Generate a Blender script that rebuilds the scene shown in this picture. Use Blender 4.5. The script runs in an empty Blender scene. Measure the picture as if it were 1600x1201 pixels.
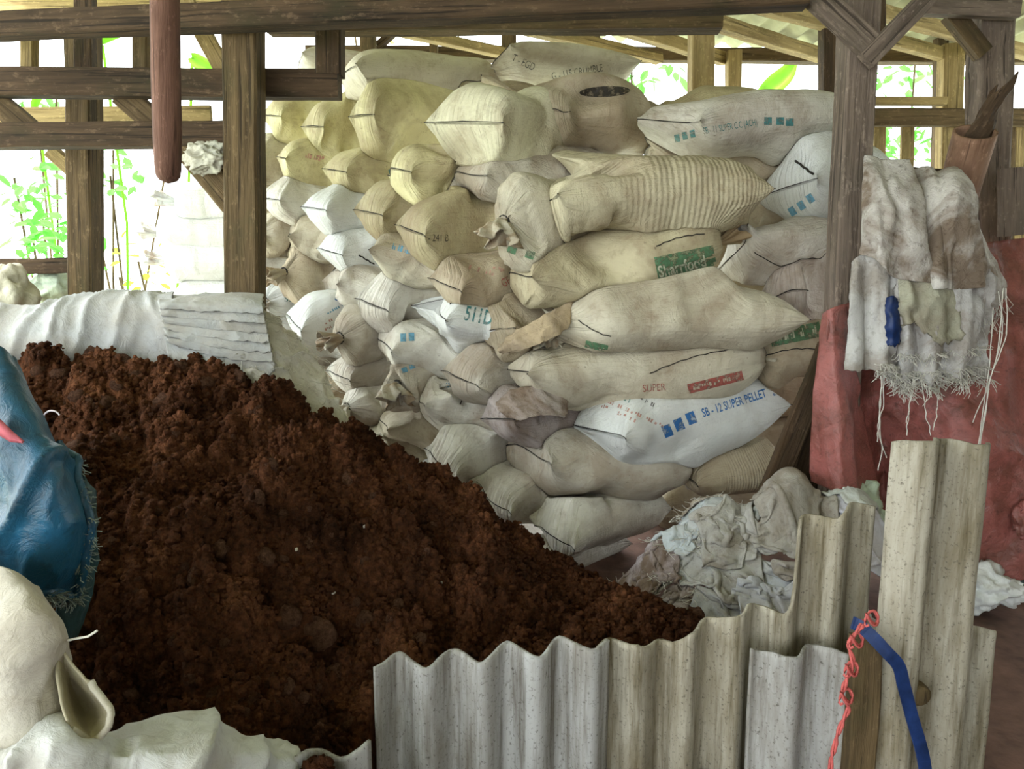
import bpy, bmesh, math, random
import numpy as np
from mathutils import Vector, Matrix, noise, Euler
from mathutils.bvhtree import BVHTree

# ------------------------------------------------------------------ camera, sky, light, exposure
W_IMG, H_IMG, FPX = 1600.0, 1201.0, 1155.0
CAM_H, PITCH = 1.22, math.radians(8.5)
scene = bpy.context.scene
col = scene.collection
cam_data = bpy.data.cameras.new('camera')
cam_data.sensor_fit = 'HORIZONTAL'
cam_data.sensor_width = 36.0
cam_data.lens = 36.0 * FPX / W_IMG
cam_data.clip_start = 0.02
cam_data.clip_end = 200
cam = bpy.data.objects.new('camera', cam_data)
cam.location = (0, 0, CAM_H)
cam.rotation_euler = (math.radians(90) - PITCH, 0, 0)
col.objects.link(cam)
scene.camera = cam

world = bpy.data.worlds.new('sky')
scene.world = world
world.use_nodes = True
bg = world.node_tree.nodes['Background']
bg.inputs[0].default_value = (0.91, 0.97, 1.0, 1)
bg.inputs[1].default_value = 3.2

sun_d = bpy.data.lights.new('sun', 'SUN')
sun_d.energy = 5.0
sun_d.angle = math.radians(12)
sun_d.color = (1.0, 0.96, 0.88)
sun = bpy.data.objects.new('sun', sun_d)
sun.rotation_euler = Euler((math.radians(18), math.radians(-22), 0))
sun.location = (-4, 2, 8)
col.objects.link(sun)

scene.view_settings.view_transform = 'Standard'
scene.view_settings.look = 'None'
scene.view_settings.exposure = 0.9
scene.view_settings.gamma = 1.0
scene.view_settings.use_curve_mapping = False
try:
    scene.cycles.max_bounces = 8
    scene.cycles.diffuse_bounces = 6
    scene.cycles.transparent_max_bounces = 8
    scene.cycles.use_denoising = True
except Exception:
    pass

random.seed(7)
rng = np.random.default_rng(7)
CAM = Vector((0, 0, CAM_H))
FWD = Vector((0, math.cos(PITCH), -math.sin(PITCH)))
UPV = Vector((0, math.sin(PITCH), math.cos(PITCH)))
def ray(px, py):
    return FWD + Vector((1, 0, 0)) * ((px - W_IMG / 2) / FPX) + UPV * ((H_IMG / 2 - py) / FPX)
def P(px, py, Y):
    d = ray(px, py)
    return CAM + d * (Y / d.y)
def PZ(px, py, z=0.0):
    d = ray(px, py)
    return CAM + d * ((z - CAM_H) / d.z)
def proj(v):
    v = np.asarray(v, float) - np.array([0, 0, CAM_H])
    f = v @ np.array(FWD); u = v @ np.array(UPV)
    return np.stack([W_IMG / 2 + FPX * v[:, 0] / f, H_IMG / 2 - FPX * u / f], 1)
def mpp(Y):            # metres per pixel at depth Y
    return Y / FPX

# ------------------------------------------------------------------ mesh helpers
def mesh_data(name, verts, faces, uv=None, smooth=True):
    me = bpy.data.meshes.new(name)
    me.from_pydata([tuple(map(float, v)) for v in verts], [], [tuple(map(int, f)) for f in faces])
    if smooth:
        me.polygons.foreach_set('use_smooth', [True] * len(me.polygons))
    if uv is not None:
        l = me.uv_layers.new(name='UVMap')
        idx = np.empty(len(me.loops), dtype=np.int32)
        me.loops.foreach_get('vertex_index', idx)
        l.data.foreach_set('uv', np.asarray(uv, dtype=np.float32)[idx].ravel())
    me.update()
    return me
def link(name, me, mat, parent=None, loc=None, color=None):
    o = bpy.data.objects.new(name, me)
    col.objects.link(o)
    if mat is not None and len(me.materials) == 0:
        me.materials.append(mat)
    if parent is not None:
        o.parent = parent
    if loc is not None:
        o.location = loc
    if color is not None:
        o.color = (*color, 1)
    return o
def tag(o, label=None, cat=None, group=None, kind=None):
    if label: o['label'] = label
    if cat: o['category'] = cat
    if group: o['group'] = group
    if kind: o['kind'] = kind
    return o
def empty(name, loc):
    o = bpy.data.objects.new(name, None)
    o.empty_display_size = 0.1
    o.location = loc
    col.objects.link(o)
    return o
def origin_mesh(name, verts, faces, mat, parent=None, uv=None, smooth=True, at='base', color=None):
    """mesh with its origin at its own base centre, or in its parent's frame"""
    v = np.asarray(verts, float)
    if parent is None:
        c = np.array([(v[:, 0].min() + v[:, 0].max()) / 2, (v[:, 1].min() + v[:, 1].max()) / 2, v[:, 2].min()])
    else:
        c = np.array(parent.location)
    me = mesh_data(name, v - c, faces, uv, smooth)
    o = link(name, me, mat, parent, Vector(c) if parent is None else None, color)
    return o
def grid_faces(nu, nv, wrap_v=False, flip=False):
    f = []
    nvv = nv if wrap_v else nv - 1
    for i in range(nu - 1):
        for j in range(nvv):
            a = i * nv + j; b = i * nv + (j + 1) % nv
            c = (i + 1) * nv + (j + 1) % nv; d = (i + 1) * nv + j
            f.append((a, d, c, b) if flip else (a, b, c, d))
    return f
def tube(path, r, seg=6, closed_ends=True, taper=None):
    path = [Vector(p) for p in path]
    n = len(path); V = []
    up = Vector((0.13, 0.21, 0.97))
    for i, p in enumerate(path):
        t = (path[min(i + 1, n - 1)] - path[max(i - 1, 0)])
        if t.length < 1e-9: t = Vector((1, 0, 0))
        t.normalize()
        a = t.cross(up)
        if a.length < 1e-4: a = t.cross(Vector((1, 0, 0)))
        a.normalize(); b = t.cross(a)
        rr = r if taper is None else r * taper(i / max(1, n - 1))
        for k in range(seg):
            an = 2 * math.pi * k / seg
            V.append(p + a * (rr * math.cos(an)) + b * (rr * math.sin(an)))
    F = grid_faces(n, seg, True)
    if closed_ends:
        F.append(tuple(range(seg))); F.append(tuple(reversed(range((n - 1) * seg, n * seg))))
    return V, F
def join(parts):
    V, F = [], []
    for v, f in parts:
        o = len(V)
        V.extend(v); F.extend([tuple(i + o for i in q) for q in f])
    return V, F
def fbm(v, sc, octv=3, seed=0.0):
    return noise.fractal(Vector(v) * sc + Vector((seed * 13.7, seed * 7.1, seed * 3.3)), 0.9, 2.0, octv)

# ------------------------------------------------------------------ materials
def new_mat(name, rough=0.8):
    m = bpy.data.materials.new(name); m.use_nodes = True
    nt = m.node_tree
    b = nt.nodes['Principled BSDF']
    b.inputs['Roughness'].default_value = rough
    b.inputs['Specular IOR Level'].default_value = 0.25
    return m, nt, b
def nd(nt, t, **kw):
    n = nt.nodes.new(t)
    for k, v in kw.items(): setattr(n, k, v)
    return n
def ramp(nt, src, stops):
    r = nd(nt, 'ShaderNodeValToRGB')
    e = r.color_ramp.elements
    while len(e) < len(stops): e.new(0.5)
    for x, (p, c) in zip(e, stops):
        x.position = p; x.color = (*c, 1) if len(c) == 3 else c
    nt.links.new(src, r.inputs[0])
    return r.outputs[0]
def noise_tex(nt, vec, scale, detail=4, rough=0.55, dist=0.0):
    n = nd(nt, 'ShaderNodeTexNoise')
    n.inputs['Scale'].default_value = scale
    n.inputs['Detail'].default_value = detail
    n.inputs['Roughness'].default_value = rough
    n.inputs['Distortion'].default_value = dist
    if vec is not None: nt.links.new(vec, n.inputs['Vector'])
    return n.outputs['Fac']
def mix(nt, fac, a, b, mode='MIX'):
    m = nd(nt, 'ShaderNodeMix', data_type='RGBA', blend_type=mode)
    for s, x in ((m.inputs[0], fac), (m.inputs[6], a), (m.inputs[7], b)):
        if isinstance(x, (int, float)): s.default_value = x
        elif isinstance(x, tuple): s.default_value = (*x, 1)
        else: nt.links.new(x, s)
    return m.outputs[2]
def mapped(nt, kind='Object', scale=(1, 1, 1), rand=True):
    tc = nd(nt, 'ShaderNodeTexCoord')
    mp = nd(nt, 'ShaderNodeMapping')
    mp.inputs['Scale'].default_value = scale
    nt.links.new(tc.outputs[kind], mp.inputs[0])
    out = mp.outputs[0]
    if rand:
        oi = nd(nt, 'ShaderNodeObjectInfo')
        mu = nd(nt, 'ShaderNodeMath', operation='MULTIPLY'); mu.inputs[1].default_value = 37.0
        nt.links.new(oi.outputs['Random'], mu.inputs[0])
        ad = nd(nt, 'ShaderNodeVectorMath', operation='ADD')
        nt.links.new(out, ad.inputs[0]); nt.links.new(mu.outputs[0], ad.inputs[1])
        out = ad.outputs[0]
    return out
def bump(nt, b, h, strength, dist=0.01, prev=None):
    n = nd(nt, 'ShaderNodeBump')
    n.inputs['Strength'].default_value = strength
    n.inputs['Distance'].default_value = dist
    nt.links.new(h, n.inputs['Height'])
    if prev is not None: nt.links.new(prev, n.inputs['Normal'])
    nt.links.new(n.outputs[0], b.inputs['Normal'])
    return n.outputs[0]

def sack_material(name, stain=0.5, dirt=(0.21, 0.14, 0.08), ribs=False):
    m, nt, b = new_mat(name, 0.62)
    oi = nd(nt, 'ShaderNodeObjectInfo')
    v = mapped(nt)
    big = noise_tex(nt, v, 3.2, 5, 0.6, 0.4)
    f1 = ramp(nt, big, [(0.42, (0, 0, 0)), (0.60, (min(1, stain * 1.25),) * 3)])
    c = mix(nt, f1, oi.outputs['Color'], mix(nt, 0.72, oi.outputs['Color'], dirt))
    sm = noise_tex(nt, v, 16, 6, 0.7)
    f2 = ramp(nt, sm, [(0.52, (0, 0, 0)), (0.70, (stain * 0.75,) * 3)])
    c = mix(nt, f2, c, dirt)
    sp = noise_tex(nt, v, 60, 2, 0.5)
    f3 = ramp(nt, sp, [(0.70, (0, 0, 0)), (0.76, (stain * 0.8,) * 3)])
    c = mix(nt, f3, c, (0.08, 0.05, 0.03))
    nt.links.new(c, b.inputs['Base Color'])
    # woven tape and folds
    vl = mapped(nt, 'UV', (1.3, 26, 1))
    wr = noise_tex(nt, vl, 2.2, 4, 0.6, 0.6)
    p = bump(nt, b, wr, 0.38, 0.02)
    # gathers running in from the sewn ends
    sx = nd(nt, 'ShaderNodeSeparateXYZ'); nt.links.new(mapped(nt, 'UV', (1, 1, 1), False), sx.inputs[0])
    ends = ramp(nt, sx.outputs[0], [(0.0, (1,) * 3), (0.30, (0.0,) * 3), (0.70, (0.0,) * 3), (1.0, (1,) * 3)])
    gth = noise_tex(nt, mapped(nt, 'UV', (2.0, 75, 1)), 1.0, 2, 0.5, 0.3)
    mg = nd(nt, 'ShaderNodeMath', operation='MULTIPLY'); nt.links.new(gth, mg.inputs[0]); nt.links.new(ends, mg.inputs[1])
    p = bump(nt, b, mg.outputs[0], 0.7, 0.02, p)
    wr2 = noise_tex(nt, v, 9, 6, 0.68, 1.6)
    p = bump(nt, b, wr2, 0.50, 0.022, p)
    vt = mapped(nt, 'UV', (34, 2.2, 1))
    wr3 = noise_tex(nt, vt, 1.6, 3, 0.6, 0.5)
    p = bump(nt, b, wr3, 0.20, 0.010, p)
    vw = mapped(nt, 'UV', (1, 1, 1), False)
    w1 = nd(nt, 'ShaderNodeTexWave', wave_type='BANDS', bands_direction='X'); w1.inputs['Scale'].default_value = 75
    w2 = nd(nt, 'ShaderNodeTexWave', wave_type='BANDS', bands_direction='Y'); w2.inputs['Scale'].default_value = 110
    for w in (w1, w2): nt.links.new(vw, w.inputs['Vector'])
    mm = nd(nt, 'ShaderNodeMath', operation='ADD')
    nt.links.new(w1.outputs['Fac'], mm.inputs[0]); nt.links.new(w2.outputs['Fac'], mm.inputs[1])
    p = bump(nt, b, mm.outputs[0], 0.06, 0.002, p)
    if ribs:                                             # cloth shrunk into fine cross wrinkles over the right half
        wv = nd(nt, 'ShaderNodeTexWave', wave_type='BANDS', bands_direction='X')
        wv.inputs['Scale'].default_value = 15; wv.inputs['Distortion'].default_value = 2.2; wv.inputs['Detail'].default_value = 2; wv.inputs['Detail Scale'].default_value = 0.6
        nt.links.new(vw, wv.inputs['Vector'])
        mk = ramp(nt, sx.outputs[0], [(0.30, (0,) * 3), (0.50, (1,) * 3), (0.85, (1,) * 3), (1.0, (0.2,) * 3)])
        mr = nd(nt, 'ShaderNodeMath', operation='MULTIPLY'); nt.links.new(wv.outputs['Fac'], mr.inputs[0]); nt.links.new(mk, mr.inputs[1])
        bump(nt, b, mr.outputs[0], 0.34, 0.009, p)
    return m
def wood_material(name, dark, light, grain=18.0, patch=None):
    m, nt, b = new_mat(name, 0.85)
    v = mapped(nt, 'Object', (grain, grain, 1.3))
    g = noise_tex(nt, v, 1.6, 6, 0.65, 0.6)
    c = ramp(nt, g, [(0.28, dark), (0.5, tuple((a + l) / 2 for a, l in zip(dark, light))), (0.74, light)])
    v2 = mapped(nt, 'Object', (4, 4, 2.0))
    s = noise_tex(nt, v2, 2.2, 4, 0.6)
    f = ramp(nt, s, [(0.5, (0, 0, 0)), (0.72, (0.65,) * 3)])
    c = mix(nt, f, c, patch or tuple(x * 0.45 for x in dark))
    sp = noise_tex(nt, mapped(nt, 'Object', (30, 30, 14)), 1.6, 5, 0.7)          # lichen and dust flecks
    c = mix(nt, ramp(nt, sp, [(0.56, (0, 0, 0)), (0.68, (0.5,) * 3)]), c, tuple(min(1, x * 1.5 + 0.02) for x in light))
    cr = noise_tex(nt, mapped(nt, 'Object', (45, 45, 1.0)), 1.5, 4, 0.6)         # drying cracks
    c = mix(nt, ramp(nt, cr, [(0.36, (0.8,) * 3), (0.42, (0, 0, 0))]), c, tuple(x * 0.4 for x in dark))
    nt.links.new(c, b.inputs['Base Color'])
    p = bump(nt, b, g, 0.7, 0.012)
    bump(nt, b, cr, 0.6, 0.008, p)
    return m
def cloth_material(name, base, dirt, amount=0.5, rough=0.75, weave=True, fold=0.35, sheen=0.0, spec=0.2, objcol=False):
    m, nt, b = new_mat(name, rough)
    b.inputs['Specular IOR Level'].default_value = spec
    v = mapped(nt)
    n1 = noise_tex(nt, v, 5.0, 6, 0.62, 0.8)
    f1 = ramp(nt, n1, [(0.42, (0, 0, 0)), (0.60, (amount,) * 3)])
    src = base
    if objcol:
        src = nd(nt, 'ShaderNodeObjectInfo').outputs['Color']
    c = mix(nt, f1, src, dirt)
    n2 = noise_tex(nt, v, 45, 4, 0.7)
    f2 = ramp(nt, n2, [(0.54, (0, 0, 0)), (0.70, (amount * 0.7,) * 3)])
    c = mix(nt, f2, c, tuple(x * 0.5 for x in dirt))
    nt.links.new(c, b.inputs['Base Color'])
    w = noise_tex(nt, v, 22, 5, 0.65, 1.5)
    p = bump(nt, b, w, fold, 0.015)
    if weave:
        w1 = noise_tex(nt, mapped(nt, 'UV', (220, 220, 1), False), 1.0, 1, 0.5)
        bump(nt, b, w1, 0.12, 0.003, p)
    return m
def plain(name, c, rough=0.8, var=0.25, scale=20, bmp=0.2):
    m, nt, b = new_mat(name, rough)
    v = mapped(nt)
    n1 = noise_tex(nt, v, scale, 5, 0.6)
    cc = ramp(nt, n1, [(0.3, tuple(x * (1 - var) for x in c)), (0.7, tuple(min(1, x * (1 + var)) for x in c))])
    nt.links.new(cc, b.inputs['Base Color'])
    bump(nt, b, n1, bmp, 0.01)
    return m
M = {}
M['sack'] = sack_material('woven_sack', 0.55)
M['sack_ribbed'] = sack_material('woven_sack_ribbed', 0.5, ribs=True)
M['sack_dirty'] = sack_material('woven_sack_dirty', 0.95, (0.12, 0.075, 0.045))
M['sack_clean'] = sack_material('woven_sack_clean', 0.16)
M['thread'] = plain('stitch_thread', (0.025, 0.022, 0.018), 0.9)
M['tuft'] = cloth_material('sack_mouth', (0.52, 0.45, 0.30), (0.24, 0.14, 0.06), 0.7, objcol=True)
def ink_mat(name, c, rough, var, scale):
    m = plain(name, c, rough, var, scale, 0.05); nt = m.node_tree
    a = ramp(nt, noise_tex(nt, mapped(nt), 38, 5, 0.7), [(0.36, (0.25,) * 3), (0.52, (0.88,) * 3)])     # print worn off the weave
    nt.links.new(a, nt.nodes['Principled BSDF'].inputs['Alpha'])
    return m
M['ink_blue'] = ink_mat('ink_blue', (0.02, 0.13, 0.36), 0.6, 0.25, 60)
M['ink_pale'] = ink_mat('ink_pale_blue', (0.12, 0.30, 0.42), 0.6, 0.3, 50)
M['ink_teal'] = ink_mat('ink_teal', (0.06, 0.20, 0.20), 0.6, 0.3, 50)
M['ink_black'] = ink_mat('ink_black', (0.035, 0.03, 0.025), 0.6, 0.3, 50)
M['ink_red'] = ink_mat('ink_red', (0.36, 0.10, 0.08), 0.6, 0.3, 50)
M['ink_faded'] = ink_mat('ink_faded_red', (0.50, 0.27, 0.22), 0.6, 0.25, 50)
M['ink_green'] = ink_mat('ink_green', (0.09, 0.19, 0.10), 0.6, 0.3, 50)
M['ink_white'] = ink_mat('ink_white', (0.55, 0.55, 0.42), 0.6, 0.2, 50)
M['wood_dark'] = wood_material('wood_dark', (0.022, 0.014, 0.008), (0.10, 0.062, 0.033), 18, (0.03, 0.028, 0.012))
M['wood'] = wood_material('wood_brown', (0.045, 0.029, 0.013), (0.155, 0.105, 0.050), 18, (0.055, 0.05, 0.02))
M['wood_pale'] = wood_material('wood_pale', (0.18, 0.125, 0.050), (0.40, 0.30, 0.135), 18, (0.12, 0.10, 0.035))
M['wood_grey'] = wood_material('wood_grey', (0.075, 0.055, 0.042), (0.24, 0.185, 0.145), 18, (0.09, 0.08, 0.06))
M['bamboo_red'] = wood_material('pole_red_brown', (0.09, 0.042, 0.028), (0.20, 0.105, 0.075), 9, (0.06, 0.028, 0.018))
M['bamboo'] = wood_material('bamboo_brown', (0.16, 0.085, 0.05), (0.33, 0.20, 0.13), 9, (0.10, 0.05, 0.03))
# asbestos cement sheet
def cement_material(name, base, stain, amt, valley=0.7):
    m, nt, b = new_mat(name, 0.9)
    v = mapped(nt)
    n1 = noise_tex(nt, mapped(nt, 'Object', (6, 6, 1.2)), 1.6, 6, 0.7, 0.5)
    f1 = ramp(nt, n1, [(0.40, (0, 0, 0)), (0.70, (amt,) * 3)])
    c = mix(nt, f1, base, stain)
    n3 = noise_tex(nt, mapped(nt, 'Object', (13, 13, 0.9)), 2.0, 5, 0.7)      # rain streaks down the sheet
    c = mix(nt, ramp(nt, n3, [(0.46, (0, 0, 0)), (0.68, (valley,) * 3)]), c, tuple(x * 0.6 for x in stain))
    sp = noise_tex(nt, v, 130, 4, 0.65)
    f2 = ramp(nt, sp, [(0.57, (0, 0, 0)), (0.70, (0.75,) * 3)])
    c = mix(nt, f2, c, (0.07, 0.06, 0.045))
    nt.links.new(c, b.inputs['Base Color'])
    p = bump(nt, b, noise_tex(nt, v, 120, 4, 0.7), 0.30, 0.004)
    return m
M['cement'] = cement_material('cement_sheet', (0.42, 0.42, 0.41), (0.17, 0.14, 0.10), 0.75, 0.85)
M['cement_old'] = cement_material('cement_sheet_mossy', (0.40, 0.37, 0.30), (0.15, 0.115, 0.055), 0.85, 0.95)
def soil_material():
    m, nt, b = new_mat('soil', 0.95)
    b.inputs['Specular IOR Level'].default_value = 0.08
    v = mapped(nt, 'Object', (1, 1, 1), False)
    n1 = noise_tex(nt, v, 5, 5, 0.6)
    c = ramp(nt, n1, [(0.32, (0.040, 0.016, 0.007)), (0.55, (0.115, 0.046, 0.021)), (0.75, (0.25, 0.108, 0.052))])
    n2 = noise_tex(nt, v, 60, 6, 0.7)
    c2 = ramp(nt, n2, [(0.35, (0.45, 0.45, 0.45)), (0.72, (1.6, 1.5, 1.45))])
    c = mix(nt, 1.0, c, c2, 'MULTIPLY')
    nt.links.new(c, b.inputs['Base Color'])
    p = bump(nt, b, noise_tex(nt, v, 45, 6, 0.75), 0.8, 0.03)
    bump(nt, b, noise_tex(nt, v, 190, 4, 0.7), 0.7, 0.008, p)
    return m
M['soil'] = soil_material()
def clod_material():
    m, nt, b = new_mat('soil_clod', 0.95)
    b.inputs['Specular IOR Level'].default_value = 0.08
    oi = nd(nt, 'ShaderNodeObjectInfo')
    v = mapped(nt)
    n2 = noise_tex(nt, v, 3.0, 8, 0.72)
    c = ramp(nt, n2, [(0.34, (0.07, 0.032, 0.018)), (0.66, (0.25, 0.125, 0.075))])
    nt.links.new(c, b.inputs['Base Color'])
    bump(nt, b, noise_tex(nt, v, 5, 8, 0.75), 0.9, 0.25)
    return m
M['clod'] = clod_material()
M['earth'] = plain('earth_floor', (0.115, 0.062, 0.045), 0.95, 0.45, 9, 0.5)
M['ground_out'] = plain('ground_outside', (0.62, 0.66, 0.50), 0.95, 0.25, 3, 0.2)
M['roof_sheet'] = plain('roof_sheet', (0.42, 0.42, 0.27), 0.8, 0.2, 6, 0.1)
M['rag'] = cloth_material('rag', (0.5, 0.5, 0.46), (0.20, 0.155, 0.11), 0.6, objcol=True, fold=0.5)
M['rag_white'] = cloth_material('rag_white', (0.72, 0.72, 0.70), (0.34, 0.28, 0.20), 0.35, objcol=True, fold=0.4)
M['rag_dirty'] = cloth_material('rag_dirty', (0.60, 0.58, 0.54), (0.13, 0.082, 0.045), 0.85, objcol=True, fold=0.6)
M['tarp_red'] = cloth_material('tarpaulin_red', (0.33, 0.105, 0.09), (0.13, 0.045, 0.03), 0.8, 0.40, True, 0.55, spec=0.5)
M['tarp_blue'] = cloth_material('tarpaulin_blue', (0.012, 0.095, 0.18), (0.010, 0.040, 0.060), 0.7, 0.36, True, 0.35, spec=0.5)
M['tarp_teal'] = cloth_material('tarpaulin_teal', (0.03, 0.09, 0.10), (0.03, 0.045, 0.04), 0.6, 0.5, True, 0.3, spec=0.4)
M['fray'] = plain('frayed_thread', (0.62, 0.60, 0.54), 0.8, 0.2, 40, 0.0)
M['fray_green'] = plain('frayed_thread_grey', (0.26, 0.30, 0.27), 0.8, 0.3, 40, 0.0)
M['rope_red'] = plain('rope_red', (0.52, 0.11, 0.10), 0.6, 0.25, 60, 0.2)
M['strap_blue'] = plain('strap_blue', (0.010, 0.026, 0.095), 0.4, 0.5, 25, 0.1)
M['strap_dark'] = plain('strap_dark', (0.05, 0.05, 0.085), 0.5, 0.3, 25, 0.1)
M['pink'] = plain('ribbon_pink', (0.62, 0.16, 0.20), 0.6, 0.15, 30, 0.1)
M['wire'] = plain('wire_white', (0.55, 0.50, 0.52), 0.5, 0.1, 30, 0.0)
M['stone'] = plain('pale_stone', (0.50, 0.46, 0.38), 0.9, 0.3, 60, 0.3)
M['plastic'] = cloth_material('plastic_white', (0.78, 0.80, 0.80), (0.45, 0.48, 0.46), 0.4, 0.35, False, 0.4, spec=0.5)
M['plastic_green'] = cloth_material('plastic_green', (0.55, 0.66, 0.52), (0.35, 0.42, 0.32), 0.4, 0.4, False, 0.4, spec=0.5)
def leaf_material(name, c):
    m, nt, b = new_mat(name, 0.5)
    n1 = noise_tex(nt, mapped(nt), 4, 3)
    cc = ramp(nt, n1, [(0.3, tuple(x * 0.7 for x in c)), (0.7, tuple(min(1, x * 1.3) for x in c))])
    nt.links.new(cc, b.inputs['Base Color'])
    b.inputs['Transmission Weight'].default_value = 0.0
    tr = nd(nt, 'ShaderNodeBsdfTranslucent'); nt.links.new(cc, tr.inputs[0])
    ms = nd(nt, 'ShaderNodeMixShader'); ms.inputs[0].default_value = 0.45
    nt.links.new(b.outputs[0], ms.inputs[1]); nt.links.new(tr.outputs[0], ms.inputs[2])
    nt.links.new(ms.outputs[0], nt.nodes['Material Output'].inputs[0])
    return m
M['leaf'] = leaf_material('leaf_green', (0.10, 0.40, 0.05))
M['leaf_yellow'] = leaf_material('leaf_yellow', (0.30, 0.45, 0.04))
M['banana'] = leaf_material('banana_leaf', (0.22, 0.48, 0.03))

# ------------------------------------------------------------------ floor, roof
def make_floor():
    n = 70
    xs = np.linspace(-2.8, 4.4, n); ys = np.linspace(-6, 5.2, n)
    V = []
    for x in xs:
        for y in ys:
            V.append((x, y, -0.012 + 0.012 * fbm((x, y, 0), 2.2, 4)))
    o = origin_mesh('floor', V, grid_faces(n, n, flip=True), M['earth'])
    tag(o, 'reddish brown trampled earth floor of the shed', kind='structure')
    g = origin_mesh('ground_outside', [(-16, -6, -0.06), (16, -6, -0.06), (16, 16, -0.06), (-16, 16, -0.06)], [(0, 1, 2, 3)], M['ground_out'])
    tag(g, 'sunlit pale ground outside the shed', kind='structure')
make_floor()
def board_wall(name, A, B, h, label):
    A, B = Vector(A), Vector(B); n = max(4, int((B - A).length / 0.22)); w = empty(name, (A + B) / 2); tag(w, label, kind='structure')
    bm0 = None
    for i in range(n):
        p = A + (B - A) * ((i + .5) / n)
        V, F, L = timber_mesh((0, 0, 0), (0, 0, h), (B - A).length / n * 0.97, 0.025, i, 6)
        me = mesh_data('board', V, F, smooth=False)
        o = link('board', me, M['wood'], w, p - w.location); o.rotation_euler.z = math.atan2((B - A).y, (B - A).x)
def roof_z(x): return 2.78 - 0.05 * x
def make_roof():
    r = empty('ceiling', (0, 2, 2.7)); tag(r, 'corrugated roof of the shed seen from beneath', kind='structure')
    sheet_w, k = 0.95, 0
    x = -2.9
    while x < 4.4:                         # overlapping corrugated sheets, running in depth
        nx, V = 40, []
        for i in range(nx + 1):
            xx = x + (sheet_w + 0.06) * i / nx
            for y in (-6.0, -3.0, 0.0, 2.6, 5.15):  # carried far back behind the camera, unseen, to cut down sky light
                V.append((xx, y, roof_z(xx) + 0.022 * math.sin(2 * math.pi * xx / 0.15) + 0.006 * (k % 2)))
        origin_mesh('roof_sheet', V, grid_faces(nx + 1, 5), M['roof_sheet'], r)
        x += sheet_w; k += 1
    return r
roof = make_roof()

# ------------------------------------------------------------------ timber
def timber_mesh(A, B, w, d, seed=0, nseg=10, rough=0.004, taper=1.0):
    """a sawn timber between two world points: w across the view, d in depth; returns world verts/faces"""
    A, B = Vector(A), Vector(B)
    L = (B - A).length
    V = []
    pr = [(-.5, -.44), (-.44, -.5), (.44, -.5), (.5, -.44), (.5, .44), (.44, .5), (-.44, .5), (-.5, .44)]
    for i in range(nseg + 1):
        t = i / nseg
        for (a, b) in pr:
            f = 1 + (taper - 1) * t
            q = Vector((a * w * f, b * d * f, t * L))
            q.x += rough * fbm((q.x * 3, q.y * 3, q.z), 3.0, 3, seed)
            q.y += rough * fbm((q.x * 3, q.y * 3, q.z + 9), 3.0, 3, seed)
            V.append(q)
    F = grid_faces(nseg + 1, 8, True)
    F.append(tuple(reversed(range(8)))); F.append(tuple(range(nseg * 8, nseg * 8 + 8)))
    return V, F, L
def frame_for(A, B):
    z = (Vector(B) - Vector(A)).normalized()
    yv = Vector((0, 1, 0))
    x = yv.cross(z)
    if x.length < 1e-3: x = Vector((1, 0, 0)); 
    x.normalize(); y = z.cross(x)
    m = Matrix((x, y, z)).transposed().to_4x4()
    m.translation = Vector(A)
    return m
_seed = [0]
def timber(name, A, B, w, d, mat, label=None, cat='beam', parent=None, rough=0.004, taper=1.0, group=None):
    _seed[0] += 1
    V, F, L = timber_mesh(A, B, w, d, _seed[0], max(6, int((Vector(B) - Vector(A)).length / 0.12)), rough, taper)
    me = mesh_data(name, V, F, smooth=False)
    o = link(name, me, M[mat], None)
    o.matrix_world = frame_for(A, B)
    if parent is not None:
        o.parent = parent
        o.matrix_parent_inverse = Matrix.Translation(-Vector(parent.location))
    if label: tag(o, label, cat, group)
    return o
def pt(name, a, b, Ya, Yb, wpx, dm, mat, label=None, cat='beam', to_floor=False, **kw):
    """timber between two picture points at their own depths; wpx is its width in pixels at the first point"""
    A, B = P(*a, Ya), P(*b, Yb)
    if to_floor:
        k = (0 - A.z) / (B.z - A.z); B = A + (B - A) * k
    return timber(name, A, B, wpx * mpp(Ya), dm, mat, label, cat, **kw)

board_wall('shade_wall_back', (1.3, -3.0, 0), (4.3, -3.0, 0), 2.7, 'added board wall behind the viewer, unseen, holding back light from the rear')  # added out of view so less light reaches the stack from behind the camera
board_wall('shade_wall_right', (4.3, -3.0, 0), (4.3, 2.6, 0), 2.5, 'added board wall on the right, out of the picture, holding back side light')  # likewise added unseen, keeps the main light coming from the left

pt('wooden_post', (380, -60), (384, 470), 2.95, 2.95, 51, 0.12, 'wood', 'thick mossy brown post carrying the two cross beams, left of the sack stack', 'post', to_floor=True)
pt('cross_beam', (-60, 129), (531, 133), 3.06, 3.06, 40, 0.08, 'wood_dark', 'upper dark cross beam on the left ending at the topmost sacks')
pt('cross_beam', (-60, 214), (372, 210), 3.0, 3.0, 36, 0.08, 'wood_dark', 'lower dark cross beam on the left let into the thick post')
pt('stub_post', (517, -10), (517, 119), 3.06, 3.06, 37, 0.09, 'wood_dark', 'short dark upright standing on the right end of the upper cross beam', 'post')
pt('knee_brace', (282, 212), (368, 318), 2.99, 2.99, 46, 0.05, 'wood', 'short brown knee brace under the lower cross beam beside the thick post', 'brace')
pt('diagonal_brace', (190, 146), (262, 208), 3.1, 3.1, 36, 0.04, 'wood', 'brown diagonal brace between the two left cross beams, behind the hanging pole', 'brace')
pt('diagonal_brace', (-12, 152), (52, 208), 3.1, 3.1, 34, 0.04, 'wood', 'brown diagonal brace between the cross beams at the left picture edge', 'brace')
pt('diagonal_brace', (282, -15), (350, 112), 3.1, 3.1, 24, 0.04, 'wood_pale', 'thin pale brace rising from the upper cross beam to the roof', 'brace')
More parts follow.
